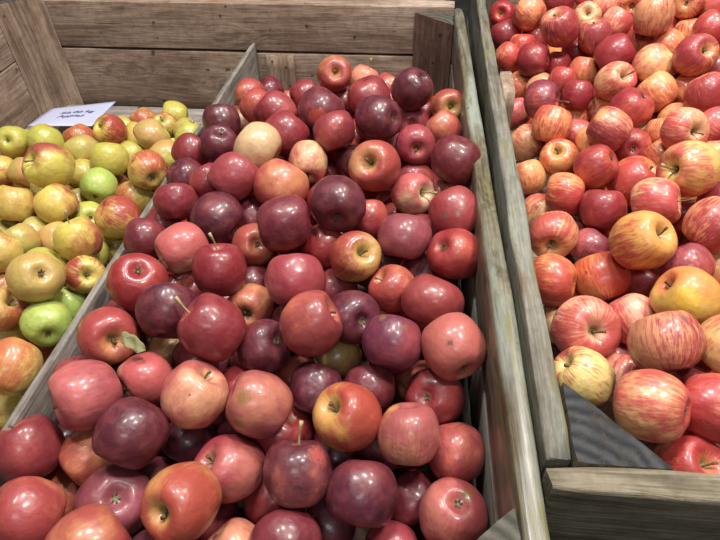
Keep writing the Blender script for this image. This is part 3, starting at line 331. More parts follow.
 ["G", -0.774, 0.492, 0.604, 0.029], ["S", 0.595, 1.315, 0.883, 0.0304], ["S", 0.672, 1.31, 0.882, 0.0335], ["S", 0.8, 1.356, 0.881, 0.0312], ["S", 0.741, 1.281, 0.881, 0.0335],
 ["S", 0.831, 1.421, 0.881, 0.0326], ["S", 0.879, 1.588, 0.881, 0.0313], ["S", 0.636, 1.219, 0.881, 0.0299], ["S", 0.893, 1.344, 0.881, 0.033], ["S", 0.878, 1.272, 0.88, 0.0299],
 ["S", 0.883, 1.496, 0.88, 0.0305], ["S", 0.834, 1.539, 0.88, 0.0304], ["S", 0.718, 1.2, 0.88, 0.0326], ["S", 0.65, 1.41, 0.88, 0.0332], ["S", 0.781, 1.229, 0.878, 0.033],
 ["S", 0.65, 1.153, 0.876, 0.0326], ["S", 0.743, 1.38, 0.875, 0.0322], ["S", 0.779, 1.478, 0.875, 0.0299], ["S", 0.904, 1.194, 0.874, 0.0314], ["S", 0.88, 1.126, 0.872, 0.0307],
 ["S", 0.805, 1.037, 0.871, 0.0317], ["S", 0.88, 1.055, 0.871, 0.031], ["S", 0.493, 1.313, 0.871, 0.0321], ["S", 0.751, 1.074, 0.87, 0.0324], ["S", 0.686, 1.078, 0.87, 0.0332],
 ["S", 0.897, 1.436, 0.87, 0.0299], ["S", 0.797, 1.151, 0.868, 0.0331], ["S", 0.583, 1.406, 0.868, 0.0335], ["S", 0.722, 1.128, 0.866, 0.03], ["S", 0.912, 0.999, 0.866, 0.0312],
 ["S", 0.803, 1.297, 0.865, 0.0302], ["S", 0.472, 1.546, 0.858, 0.0305], ["S", 0.38, 1.461, 0.858, 0.0315], ["S", 0.505, 1.433, 0.858, 0.0302], ["S", 0.534, 1.49, 0.858, 0.03],
 ["S", 0.441, 1.464, 0.857, 0.0299], ["S", 0.4, 1.563, 0.857, 0.0332], ["S", 0.796, 0.954, 0.856, 0.032], ["S", 0.741, 0.985, 0.854, 0.0328], ["S", 0.844, 1.205, 0.853, 0.0311],
 ["S", 0.86, 0.97, 0.853, 0.0301], ["S", 0.6, 1.077, 0.851, 0.03], ["S", 0.918, 0.929, 0.85, 0.0313], ["S", 0.672, 1.004, 0.849, 0.0325], ["S", 0.52, 1.363, 0.848, 0.0304],
 ["S", 0.562, 1.212, 0.846, 0.0302], ["S", 0.831, 1.491, 0.844, 0.0315], ["S", 0.915, 1.545, 0.844, 0.0315], ["S", 0.846, 1.376, 0.841, 0.0298], ["S", 0.68, 1.244, 0.841, 0.0309],
 ["S", 0.861, 0.891, 0.838, 0.0319], ["S", 0.635, 1.354, 0.837, 0.0332], ["S", 0.605, 1.146, 0.837, 0.0299], ["S", 0.702, 1.347, 0.837, 0.0325], ["S", 0.759, 1.191, 0.835, 0.0303],
 ["S", 0.608, 1.273, 0.835, 0.0324], ["S", 0.831, 1.107, 0.833, 0.0318], ["S", 0.87, 1.31, 0.832, 0.0308], ["S", 0.852, 1.62, 0.832, 0.0311], ["S", 0.607, 1.0, 0.829, 0.0303],
 ["S", 0.399, 1.396, 0.829, 0.0309], ["S", 0.429, 1.311, 0.828, 0.0319], ["S", 0.62, 1.44, 0.826, 0.0301], ["S", 0.326, 1.515, 0.826, 0.0302], ["S", 0.333, 1.376, 0.825, 0.0309],
 ["S", 0.701, 1.173, 0.825, 0.0303], ["S", 0.719, 0.929, 0.825, 0.0315], ["S", 0.893, 0.828, 0.824, 0.0313], ["S", 0.809, 0.856, 0.824, 0.0323], ["S", 0.741, 0.863, 0.824, 0.0305],
 ["S", 0.764, 1.117, 0.823, 0.0309], ["S", 0.492, 1.272, 0.823, 0.0325], ["S", 0.642, 0.894, 0.822, 0.032], ["S", 0.752, 1.251, 0.821, 0.0327], ["S", 0.663, 1.128, 0.82, 0.0311],
 ["S", 0.326, 1.575, 0.82, 0.0304], ["S", 0.544, 0.948, 0.82, 0.0306], ["S", 0.57, 1.343, 0.82, 0.031], ["S", 0.6, 0.82, 0.82, 0.0302], ["S", 0.429, 0.318, 0.819, 0.031],
 ["S", 0.621, 1.201, 0.819, 0.0309], ["S", 0.578, 0.326, 0.818, 0.03], ["S", 0.398, 0.419, 0.817, 0.0298], ["S", 0.48, 0.406, 0.817, 0.0335], ["S", 0.508, 0.312, 0.817, 0.0317],
 ["S", 0.488, 1.494, 0.817, 0.0298], ["S", 0.776, 0.328, 0.814, 0.0298], ["S", 0.348, 0.336, 0.813, 0.0315], ["S", 0.288, 1.447, 0.813, 0.0336], ["S", 0.659, 1.058, 0.813, 0.0332],
 ["S", 0.55, 1.157, 0.812, 0.0314], ["S", 0.394, 1.217, 0.812, 0.0326], ["S", 0.568, 1.47, 0.812, 0.0311], ["S", 0.843, 0.785, 0.812, 0.0332], ["S", 0.711, 0.806, 0.811, 0.0305],
 ["S", 0.852, 0.723, 0.811, 0.0313], ["S", 0.68, 0.303, 0.811, 0.0317], ["S", 0.363, 1.326, 0.81, 0.0302], ["S", 0.475, 1.374, 0.809, 0.0302], ["S", 0.808, 0.585, 0.809, 0.0314],
 ["S", 0.257, 1.526, 0.809, 0.0305], ["S", 0.782, 0.699, 0.809, 0.0332], ["S", 0.598, 0.639, 0.809, 0.0323], ["S", 0.713, 0.602, 0.809, 0.0336], ["S", 0.658, 0.703, 0.809, 0.0305],
 ["S", 0.479, 0.668, 0.809, 0.0333], ["S", 0.731, 1.026, 0.808, 0.03], ["S", 0.494, 1.184, 0.808, 0.0311], ["S", 0.545, 1.023, 0.808, 0.0303], ["S", 0.605, 0.75, 0.808, 0.0331],
 ["S", 0.559, 0.696, 0.807, 0.0323], ["S", 0.765, 0.781, 0.807, 0.0313], ["S", 0.634, 0.372, 0.807, 0.0311], ["S", 0.395, 1.491, 0.807, 0.0312], ["S", 0.916, 0.676, 0.806, 0.033],
 ["S", 0.434, 1.547, 0.806, 0.0314], ["S", 0.522, 0.796, 0.805, 0.0324], ["S", 0.557, 1.402, 0.805, 0.0331], ["S", 0.85, 0.325, 0.805, 0.0317], ["S", 0.547, 0.444, 0.804, 0.0317],
 ["S", 0.755, 0.383, 0.804, 0.0302], ["S", 0.696, 0.418, 0.804, 0.0324], ["S", 0.894, 0.59, 0.804, 0.0319], ["S", 0.536, 0.877, 0.804, 0.0317], ["S", 0.442, 0.501, 0.804, 0.0327],
 ["S", 0.798, 0.922, 0.804, 0.03], ["S", 0.549, 0.603, 0.803, 0.0301], ["S", 0.538, 1.532, 0.803, 0.0312], ["S", 0.659, 0.557, 0.803, 0.0307], ["S", 0.668, 1.397, 0.803, 0.0302],
 ["S", 0.904, 0.76, 0.802, 0.0308], ["S", 0.851, 0.655, 0.801, 0.0305], ["S", 0.524, 0.513, 0.801, 0.0303], ["S", 0.55, 1.255, 0.801, 0.0313], ["S", 0.791, 1.014, 0.801, 0.0314],
 ["S", 0.752, 0.454, 0.8, 0.0333], ["S", 0.863, 0.396, 0.799, 0.0306], ["S", 0.569, 1.086, 0.799, 0.0312], ["S", 0.821, 0.468, 0.798, 0.0299], ["S", 0.707, 1.298, 0.798, 0.03],
 ["S", 0.694, 0.482, 0.797, 0.0304], ["S", 0.791, 0.525, 0.796, 0.0303], ["S", 0.719, 0.718, 0.796, 0.0322], ["S", 0.584, 0.513, 0.795, 0.0305], ["S", 0.769, 0.636, 0.795, 0.0315],
 ["S", 0.493, 0.572, 0.795, 0.0315], ["S", 0.352, 1.442, 0.794, 0.0307], ["S", 0.637, 0.455, 0.793, 0.0305], ["S", 0.573, 0.386, 0.793, 0.031], ["S", 0.229, 1.44, 0.793, 0.0308],
 ["S", 0.605, 0.95, 0.792, 0.0301], ["S", 0.907, 0.466, 0.792, 0.0308], ["S", 0.439, 1.428, 0.792, 0.0334], ["S", 0.266, 1.589, 0.792, 0.0301], ["S", 0.678, 0.961, 0.79, 0.0324],
 ["S", 0.187, 1.499, 0.789, 0.0316], ["S", 0.513, 1.327, 0.788, 0.0306], ["S", 0.448, 1.242, 0.788, 0.0324], ["S", 0.597, 0.87, 0.787, 0.0307], ["S", 0.654, 0.824, 0.785, 0.0331],
 ["S", 0.483, 0.925, 0.785, 0.0315], ["S", 0.726, 0.544, 0.785, 0.0313], ["S", 0.503, 0.728, 0.785, 0.0334], ["S", 0.801, 0.415, 0.785, 0.0298], ["S", 0.192, 1.581, 0.784, 0.03],
 ["S", 0.603, 0.578, 0.784, 0.0298], ["S", 0.872, 0.525, 0.784, 0.0331], ["S", 0.671, 1.227, 0.783, 0.0299], ["S", 0.626, 1.323, 0.781, 0.0334], ["S", 0.873, 0.875, 0.781, 0.0301],
 ["S", 0.621, 1.112, 0.778, 0.0309], ["S", 0.396, 1.363, 0.777, 0.0299], ["S", 0.512, 0.359, 0.777, 0.0305], ["S", 0.723, 1.079, 0.776, 0.0308], ["S", 0.35, 1.533, 0.776, 0.0303],
 ["S", 0.443, 0.358, 0.776, 0.0322], ["S", 0.362, 1.6, 0.775, 0.0302], ["S", 0.728, 1.199, 0.775, 0.0323], ["S", 0.708, 0.658, 0.774, 0.0325], ["S", 0.324, 0.649, 0.774, 0.0305],
 ["S", 0.436, 1.183, 0.774, 0.0315], ["S", 0.51, 1.455, 0.774, 0.03], ["S", 0.376, 0.384, 0.773, 0.0304], ["S", 0.519, 0.983, 0.772, 0.031], ["S", 0.289, 1.301, 0.772, 0.0316],
 ["S", 0.407, 0.458, 0.772, 0.032], ["S", 0.686, 0.349, 0.771, 0.0299], ["S", 0.454, 1.305, 0.771, 0.0315], ["S", 0.463, 0.778, 0.771, 0.0328], ["S", 0.605, 1.428, 0.771, 0.0299],
 ["S", 0.305, 1.387, 0.77, 0.0323], ["S", 0.648, 0.644, 0.77, 0.0311], ["S", 0.585, 1.186, 0.769, 0.0316], ["S", 0.637, 1.015, 0.768, 0.031], ["S", 0.433, 0.67, 0.766, 0.0301],
 ["S", 0.485, 0.469, 0.765, 0.0323], ["S", 0.729, 0.304, 0.764, 0.0304], ["S", 0.514, 1.096, 0.764, 0.03], ["S", 0.704, 1.36, 0.764, 0.0301], ["S", 0.366, 0.301, 0.763, 0.031],
 ["S", 0.572, 0.81, 0.763, 0.0317], ["S", 0.805, 0.358, 0.762, 0.0316], ["S", 0.753, 1.139, 0.762, 0.0316], ["S", 0.366, 1.192, 0.762, 0.0311], ["S", 0.549, 0.552, 0.761, 0.0328],
 ["S", 0.453, 1.482, 0.761, 0.0311], ["S", 0.388, 1.252, 0.76, 0.0325], ["S", 0.477, 0.848, 0.76, 0.0302], ["S", 0.648, 1.171, 0.759, 0.0309], ["S", 0.264, 1.489, 0.759, 0.0319],
 ["S", 0.488, 0.304, 0.759, 0.0301], ["S", 0.911, 0.63, 0.759, 0.0317], ["S", 0.538, 0.662, 0.757, 0.0322], ["S", 0.747, 1.255, 0.756, 0.0299], ["S", 0.644, 0.758, 0.756, 0.0308],
 ["S", 0.562, 1.304, 0.756, 0.0328], ["S", 0.304, 0.882, 0.756, 0.0303], ["S", 0.496, 1.041, 0.756, 0.0305], ["S", 0.524, 1.186, 0.755, 0.031], ["S", 0.658, 0.883, 0.754, 0.0314],
 ["S", 0.757, 0.493, 0.753, 0.0302], ["S", 0.653, 0.519, 0.753, 0.033], ["S", 0.867, 0.351, 0.753, 0.0301], ["S", 0.5, 1.385, 0.752, 0.0308], ["S", 0.424, 1.576, 0.752, 0.0306],
 ["S", 0.364, 1.48, 0.751, 0.0302], ["S", 0.579, 0.722, 0.751, 0.0312], ["S", 0.512, 0.414, 0.75, 0.0303], ["S", 0.57, 1.471, 0.749, 0.0322], ["S", 0.543, 0.906, 0.749, 0.0304],
 ["S", 0.37, 1.409, 0.748, 0.0304], ["S", 0.686, 1.123, 0.748, 0.0307], ["S", 0.293, 1.551, 0.748, 0.0327], ["S", 0.466, 0.608, 0.748, 0.0321], ["S", 0.228, 1.282, 0.748, 0.0308],
 ["S", 0.308, 1.133, 0.747, 0.0316], ["S", 0.433, 0.532, 0.747, 0.0335], ["S", 0.35, 0.708, 0.746, 0.0323], ["S", 0.496, 1.55, 0.746, 0.0303], ["S", 0.578, 1.051, 0.745, 0.0333],
 ["S", 0.718, 1.026, 0.745, 0.0329], ["S", 0.32, 1.252, 0.745, 0.0314], ["S", 0.232, 1.618, 0.744, 0.0306], ["S", 0.44, 0.411, 0.742, 0.031], ["S", 0.417, 1.131, 0.742, 0.0302],
 ["S", 0.423, 0.814, 0.741, 0.03], ["S", 0.242, 1.34, 0.74, 0.0315], ["S", 0.268, 1.426, 0.739, 0.0305], ["S", 0.376, 0.561, 0.739, 0.0301], ["S", 0.332, 0.356, 0.739, 0.0301],
 ["S", 0.521, 0.783, 0.738, 0.0318], ["S", 0.194, 1.53, 0.738, 0.0305], ["S", 0.633, 0.948, 0.736, 0.0307], ["S", 0.357, 1.01, 0.736, 0.0305], ["S", 0.454, 0.965, 0.736, 0.03],
 ["S", 0.198, 1.451, 0.735, 0.0313], ["S", 0.367, 1.313, 0.735, 0.0325], ["S", 0.43, 1.396, 0.734, 0.0316], ["S", 0.358, 0.478, 0.733, 0.0311], ["S", 0.449, 1.079, 0.733, 0.0316],
 ["S", 0.504, 0.519, 0.733, 0.0307], ["S", 0.583, 0.603, 0.733, 0.0321], ["S", 0.488, 0.695, 0.732, 0.0307], ["S", 0.571, 0.977, 0.731, 0.031], ["S", 0.648, 1.068, 0.73, 0.031],
 ["S", 0.485, 0.898, 0.729, 0.0303], ["S", 0.296, 0.542, 0.728, 0.0309], ["S", 0.417, 0.891, 0.727, 0.0305], ["S", 0.408, 0.341, 0.727, 0.032], ["S", 0.598, 0.866, 0.726, 0.0322],
 ["S", 0.623, 0.809, 0.725, 0.0319], ["S", 0.466, 1.196, 0.72, 0.0323], ["S", 0.276, 0.839, 0.72, 0.0305], ["S", 0.29, 1.201, 0.719, 0.0307], ["S", 0.319, 0.79, 0.718, 0.0298],
 ["S", 0.501, 0.359, 0.718, 0.0302], ["S", 0.35, 1.562, 0.716, 0.0329], ["S", 0.304, 1.346, 0.716, 0.0314], ["S", 0.324, 1.435, 0.715, 0.0325], ["S", 0.322, 0.428, 0.713, 0.0329],
 ["S", 0.504, 0.993, 0.712, 0.0302], ["S", 0.352, 1.105, 0.712, 0.0308], ["S", 0.304, 1.604, 0.712, 0.0298], ["S", 0.385, 0.777, 0.711, 0.0315], ["S", 0.442, 0.474, 0.71, 0.0309],
 ["S", 0.341, 0.871, 0.71, 0.0315], ["S", 0.579, 0.675, 0.709, 0.0318], ["S", 0.694, 0.953, 0.709, 0.0323], ["S", 0.259, 1.091, 0.708, 0.0302], ["S", 0.386, 0.412, 0.708, 0.0313],
 ["S", 0.518, 0.455, 0.707, 0.0302], ["S", 0.376, 1.219, 0.707, 0.0332], ["S", 0.526, 0.573, 0.705, 0.0305], ["S", 0.546, 0.83, 0.705, 0.0304], ["S", 0.21, 1.579, 0.702, 0.0307],
 ["S", 0.305, 0.964, 0.702, 0.0324], ["S", 0.486, 0.644, 0.701, 0.0314], ["S", 0.283, 1.277, 0.701, 0.0305], ["S", 0.425, 1.028, 0.7, 0.0314], ["S", 0.581, 0.775, 0.698, 0.0301],
 ["S", 0.474, 0.777, 0.698, 0.0321], ["S", 0.472, 0.848, 0.697, 0.0305], ["S", 0.257, 1.503, 0.697, 0.0303], ["S", 0.432, 0.577, 0.696, 0.0311], ["S", 0.238, 1.165, 0.695, 0.0305],
 ["S", 0.538, 0.935, 0.694, 0.0315], ["S", 0.229, 0.622, 0.694, 0.0307], ["S", 0.348, 0.53, 0.694, 0.0332], ["S", 0.238, 1.388, 0.694, 0.0306], ["S", 0.277, 1.032, 0.693, 0.0321],
 ["S", 0.325, 0.73, 0.693, 0.0321], ["S", 0.319, 0.663, 0.693, 0.0307],
]

random.seed(11)
SC = bpy.context.scene
COL = SC.collection

# ------------------------------------------------------------------ helpers
def lin(c):
    """sRGB 0-255 to linear"""
    return tuple(((v/255.0)/12.92 if v/255.0 <= .04045 else ((v/255.0+.055)/1.055)**2.4) for v in c)

def link(name, me, parent=None, mat=None):
    o = bpy.data.objects.new(name, me)
    COL.objects.link(o)
    if parent: o.parent = parent
    if mat and not me.materials: me.materials.append(mat)
    return o

def tag(o, label=None, cat=None, group=None, kind=None):
    if label: o['label'] = label
    if cat: o['category'] = cat
    if group: o['group'] = group
    if kind: o['kind'] = kind
    return o

def smooth(me):
    for p in me.polygons: p.use_smooth = True

class NT:
    def __init__(s, name):
        s.m = bpy.data.materials.new(name); s.m.use_nodes = True
        s.t = s.m.node_tree; s.t.nodes.clear()
        s.out = s.n('ShaderNodeOutputMaterial'); s.b = s.n('ShaderNodeBsdfPrincipled')
        s.t.links.new(s.b.outputs[0], s.out.inputs[0])
    def n(s, typ, **kw):
        nd = s.t.nodes.new(typ)
        for k, v in kw.items(): setattr(nd, k, v)
        return nd
    def put(s, sock, v):
        if isinstance(v, bpy.types.NodeSocket): s.t.links.new(v, sock)
        elif v is not None:
            if isinstance(v, (tuple, list)) and len(v) == 3 and sock.type == 'RGBA': v = tuple(v)+(1,)
            sock.default_value = v
    def math(s, op, a, b=None, c=None, clamp=False):
        nd = s.n('ShaderNodeMath', operation=op, use_clamp=clamp)
        for i, v in enumerate((a, b, c)):
            if v is not None: s.put(nd.inputs[i], v)
        return nd.outputs[0]
    def vmath(s, op, a, b=None, out=0):
        nd = s.n('ShaderNodeVectorMath', operation=op)
        s.put(nd.inputs[0], a)
        if b is not None:
            s.put(nd.inputs[3 if op == 'SCALE' else 1], b)
        return nd.outputs[out]
    def mix(s, f, a, b, mode='MIX'):
        nd = s.n('ShaderNodeMix', data_type='RGBA', blend_type=mode)
        s.put(nd.inputs[0], f); s.put(nd.inputs[6], a); s.put(nd.inputs[7], b)
        return nd.outputs[2]
    def step(s, v, lo, hi, a=0., b=1.):
        nd = s.n('ShaderNodeMapRange', interpolation_type='SMOOTHSTEP')
        s.put(nd.inputs[0], v); s.put(nd.inputs[1], lo); s.put(nd.inputs[2], hi)
        s.put(nd.inputs[3], a); s.put(nd.inputs[4], b)
        return nd.outputs[0]
    def noise(s, vec, scale, detail=2., rough=.5, dist=0.):
        nd = s.n('ShaderNodeTexNoise')
        s.put(nd.inputs['Vector'], vec); nd.inputs['Scale'].default_value = scale
        nd.inputs['Detail'].default_value = detail; nd.inputs['Roughness'].default_value = rough
        nd.inputs['Distortion'].default_value = dist
        return nd.outputs[0]
    def attr(s, name, o=0):
        nd = s.n('ShaderNodeAttribute', attribute_type='OBJECT', attribute_name=name)
        return nd.outputs[o]
    def bump(s, h, dist, strength=1.):
        nd = s.n('ShaderNodeBump'); nd.inputs['Distance'].default_value = dist
        nd.inputs['Strength'].default_value = strength
        s.put(nd.inputs['Height'], h); s.put(s.b.inputs['Normal'], nd.outputs[0])

# ------------------------------------------------------------------ materials
def apple_material():
    t = NT('apple_skin')
    P = t.n('ShaderNodeTexCoord').outputs['Object']
    prm = t.n('ShaderNodeSeparateXYZ'); t.put(prm.inputs[0], t.attr('prm', 1))
    cover, streak, seed = prm.outputs
    N = t.vmath('NORMALIZE', P)
    off = t.vmath('SCALE', t.attr('side', 1), t.math('MULTIPLY', seed, 17.))
    Q = t.vmath('ADD', N, off)
    xyz = t.n('ShaderNodeSeparateXYZ'); t.put(xyz.inputs[0], P)
    x, y, z = xyz.outputs
    rho = t.math('SQRT', t.math('ADD', t.math('MULTIPLY', x, x), t.math('MULTIPLY', y, y)))
    ux = t.math('DIVIDE', x, t.math('MAXIMUM', rho, .05)); uy = t.math('DIVIDE', y, t.math('MAXIMUM', rho, .05))
    cv = t.n('ShaderNodeCombineXYZ')
    t.put(cv.inputs[0], t.math('MULTIPLY', ux, 1.)); t.put(cv.inputs[1], uy); t.put(cv.inputs[2], t.math('MULTIPLY', z, .16))
    SQ = t.vmath('ADD', cv.outputs[0], off)
    st = t.noise(SQ, 9., 4., .65, .35)
    st2 = t.noise(SQ, 26., 3., .6, .2)
    streaks = t.math('ADD', t.math('MULTIPLY', st, .65), t.math('MULTIPLY', st2, .35))
    blot = t.noise(Q, 1.3, 3., .5)
    dt = t.n('ShaderNodeVectorMath', operation='DOT_PRODUCT'); t.put(dt.inputs[0], N); t.put(dt.inputs[1], t.attr('side', 1))
    v = t.math('ADD', cover, t.math('MULTIPLY', dt.outputs[1], .32))
    v = t.math('ADD', v, t.math('MULTIPLY', t.math('SUBTRACT', blot, .5), 1.1))
    v = t.math('ADD', v, t.math('MULTIPLY', t.math('SUBTRACT', streaks, .5), t.math('MULTIPLY', streak, 5.)))
    # paler ground colour gathers in the stem hollow
    near = t.math('MULTIPLY', t.step(rho, .5, .12), t.step(z, .1, .4))
    v = t.math('SUBTRACT', v, t.math('MULTIPLY', near, .75))
    f = t.step(v, .25, .78)
    ca, cb = t.attr('col_a', 0), t.attr('col_b', 0)
    c = t.mix(f, cb, ca)
    # darker red dashes inside the blush, cloudy variation
    dash = t.math('MULTIPLY', t.step(st2, .52, .68), t.math('MULTIPLY', streak, f))
    c = t.mix(t.math('MULTIPLY', dash, .55), c, t.mix(1., ca, (.55, .30, .42), 'MULTIPLY'))
    cloud = t.noise(Q, 2.6, 4., .6)
    c = t.mix(t.step(cloud, .35, .72, 0., .45), c, t.mix(.5, c, (.42, .11, .10)))
    c = t.mix(t.step(t.noise(Q, 5.2, 3., .6), .5, .8, 0., .25), c, t.mix(1., c, (.62, .55, .6), 'MULTIPLY'))
    # fine flecks
    vo = t.n('ShaderNodeTexVoronoi', feature='F1'); t.put(vo.inputs['Vector'], Q); vo.inputs['Scale'].default_value = 15.
    fl = t.step(vo.outputs['Distance'], .13, .05, 0., .38)
    c = t.mix(fl, c, t.mix(.5, cb, (.62, .45, .33)))
    # green brown russet in the very bottom of the stem hollow
    c = t.mix(t.math('MULTIPLY', t.step(rho, .24, .05), t.step(z, .1, .4)), c, (.22, .19, .07))
    c = t.mix(t.math('MULTIPLY', t.step(rho, .17, .05), t.step(z, -.1, -.4)), c, (.17, .12, .06))
    rr = t.noise(Q, 9., 4., .7)
    for k in ('1', '2'):
        d = t.n('ShaderNodeVectorMath', operation='DISTANCE'); t.put(d.inputs[0], N); t.put(d.inputs[1], t.attr('spot'+k, 1))
        sz = t.attr('size'+k, 2)
        dd = t.math('ADD', d.outputs[1], t.math('MULTIPLY', t.math('MULTIPLY', t.math('SUBTRACT', rr, .5), 1.7), sz))
        m = t.step(dd, sz, t.math('MULTIPLY', sz, .35))
        m = t.math('MULTIPLY', m, t.step(sz, .01, .02))
        c = t.mix(t.math('MULTIPLY', m, .72), c, t.attr('spotcol'+k, 0))
    t.put(t.b.inputs['Base Color'], c)
    t.put(t.b.inputs['Roughness'], t.step(t.noise(Q, 3.5, 3., .6), .3, .7, .40, .52))
    t.b.inputs['Specular IOR Level'].default_value = .5
    t.b.inputs['Coat Weight'].default_value = .34; t.b.inputs['Coat Roughness'].default_value = .17
    t.b.inputs['Subsurface Weight'].default_value = .06
    t.b.inputs['Subsurface Radius'].default_value = (.01, .004, .002)
    t.b.inputs['Subsurface Scale'].default_value = .5
    t.bump(t.math('ADD', t.noise(Q, 3.2, 2., .5), t.math('MULTIPLY', t.noise(Q, 14., 3., .6), .10)), .0022, .55)
    return t.m

def wood_material(name, dark, midc, light, green=0., rough=.75, gloss=0., bump=.0012):
    """long grain along local X, in metres; attribute 'seed' shifts the pattern"""
    t = NT(name)
    P = t.n('ShaderNodeTexCoord').outputs['Object']
    sd = t.attr('seed', 2)
    cb = t.n('ShaderNodeCombineXYZ')
    t.put(cb.inputs[0], t.math('MULTIPLY', sd, 3.7)); t.put(cb.inputs[1], t.math('MULTIPLY', sd, 1.3)); t.put(cb.inputs[2], sd)
    P = t.vmath('ADD', P, cb.outputs[0])
    # knots bend the grain
    kv = t.vmath('MULTIPLY', P, (3.1, 7.5, 7.5))
    vo = t.n('ShaderNodeTexVoronoi', feature='F1'); t.put(vo.inputs['Vector'], kv); vo.inputs['Scale'].default_value = 1.
    kd = vo.outputs['Distance']
    kf = t.step(kd, .42, .05)
    sepn = t.n('ShaderNodeSeparateXYZ'); t.put(sepn.inputs[0], P)
    warp = t.noise(t.vmath('MULTIPLY', P, (1.5, 6., 6.)), 1.6, 2., .5)
    gv = t.vmath('MULTIPLY', P, (2.6, 85., 85.))
    wv = t.n('ShaderNodeCombineXYZ')
    sh = t.math('ADD', t.math('MULTIPLY', warp, 5.0), t.math('MULTIPLY', kf, 4.0))
    t.put(wv.inputs[0], 0.); t.put(wv.inputs[1], sh); t.put(wv.inputs[2], sh)
    gv = t.vmath('ADD', gv, wv.outputs[0])
    g1 = t.noise(gv, 1.0, 5., .65)
    g2 = t.noise(t.vmath('MULTIPLY', P, (14., 330., 330.)), 1., 3., .6)
    big = t.noise(t.vmath('MULTIPLY', P, (2.6, 9., 9.)), 1.3, 4., .6)
    c = t.mix(t.step(g1, .34, .62), dark, midc)
    c = t.mix(t.step(big, .42, .72, 0., .8), c, light)
    c = t.mix(t.step(g2, .42, .62, 0., .6), c, t.mix(1., c, (.45, .42, .40), 'MULTIPLY'))
    c = t.mix(t.step(t.noise(P, 55., 5., .7), .42, .68, 0., .42), c, t.mix(1., c, (.42, .38, .33), 'MULTIPLY'))
    c = t.mix(t.step(t.noise(P, 16., 4., .65), .50, .72, 0., .35), c, t.mix(1., c, (.5, .45, .38), 'MULTIPLY'))
    # knots
    ring = t.math('SINE', t.math('MULTIPLY', kd, 85.))
    c = t.mix(t.math('MULTIPLY', t.step(kd, .17, .10), t.step(ring, -.3, .9, .35, .8)), c, tuple(v*.30 for v in dark))
    # warm water stains, dirt and nail rust
    stn = t.noise(t.vmath('MULTIPLY', P, (5., 14., 14.)), 1., 3., .55)
    c = t.mix(t.step(stn, .60, .74, 0., .55), c, (.17, .085, .035))
    c = t.mix(t.step(t.noise(P, 42., 2., .5), .70, .76, 0., .8), c, (.02, .014, .01))
    crack = t.noise(t.vmath('MULTIPLY', P, (3.5, 120., 120.)), 1., 2., .5)
    cr = t.step(crack, .73, .77)
    c = t.mix(t.math('MULTIPLY', cr, .8), c, (.012, .010, .008))
    if green:
        c = t.mix(t.step(t.noise(t.vmath('MULTIPLY', P, (4., 25., 25.)), 1., 4., .6), .45, .62, 0., green), c, (.30, .36, .33))
        c = t.mix(t.step(t.noise(t.vmath('MULTIPLY', P, (8., 60., 60.)), 1., 3., .6), .58, .68, 0., .7), c, (.16, .15, .05))
    t.put(t.b.inputs['Base Color'], c)
    t.b.inputs['Roughness'].default_value = rough
    t.b.inputs['Specular IOR Level'].default_value = .35
    if gloss:
        t.put(t.b.inputs['Coat Weight'], t.step(t.noise(t.vmath('MULTIPLY', P, (9., 60., 60.)), 1., 3.), .40, .60, 0., gloss))
        t.b.inputs['Coat Roughness'].default_value = .22
    h = t.math('SUBTRACT', t.math('ADD', g1, t.math('MULTIPLY', g2, .5)), t.math('MULTIPLY', cr, 1.5))
    t.bump(h, bump, .9)
    return t.m

def end_grain_material(name, dark, light):
    t = NT(name)
    P = t.n('ShaderNodeTexCoord').outputs['Object']
    w = t.n('ShaderNodeTexWave', wave_type='RINGS', rings_direction='X')
    t.put(w.inputs['Vector'], t.vmath('ADD', P, (0., .03, .06)))
    w.inputs['Scale'].default_value = 22.; w.inputs['Distortion'].default_value = 3.; w.inputs['Detail'].default_value = 3.
    w.inputs['Detail Scale'].default_value = 1.5
    n1 = t.noise(P, 36., 5., .7); n2 = t.noise(P, 190., 3., .6)
    c = t.mix(t.math('MULTIPLY', w.outputs[1], .8), dark, light)
    c = t.mix(t.step(n1, .4, .7, 0., .6), c, tuple(v*.5 for v in dark))
    c = t.mix(t.step(n1, .55, .7, 0., .6), c, (.05, .035, .02))
    c = t.mix(t.step(n2, .5, .7, 0., .4), c, lin((80, 66, 48)))
    t.put(t.b.inputs['Base Color'], c); t.b.inputs['Roughness'].default_value = .7; t.b.inputs['Specular IOR Level'].default_value = .25
    t.bump(t.math('ADD', t.math('MULTIPLY', w.outputs[1], .3), n2), .001, .8)
    return t.m

def plain(name, c, rough=.6, c2=None, scale=30., bump=0., emit=0.):
    t = NT(name)
    P = t.n('ShaderNodeTexCoord').outputs['Object']
    n1 = t.noise(P, scale, 4., .6)
    t.put(t.b.inputs['Base Color'], t.mix(t.step(n1, .3, .7), c, c2 or tuple(v*.75 for v in c)))
    t.b.inputs['Roughness'].default_value = rough
    if bump: t.bump(n1, bump)
    return t.m

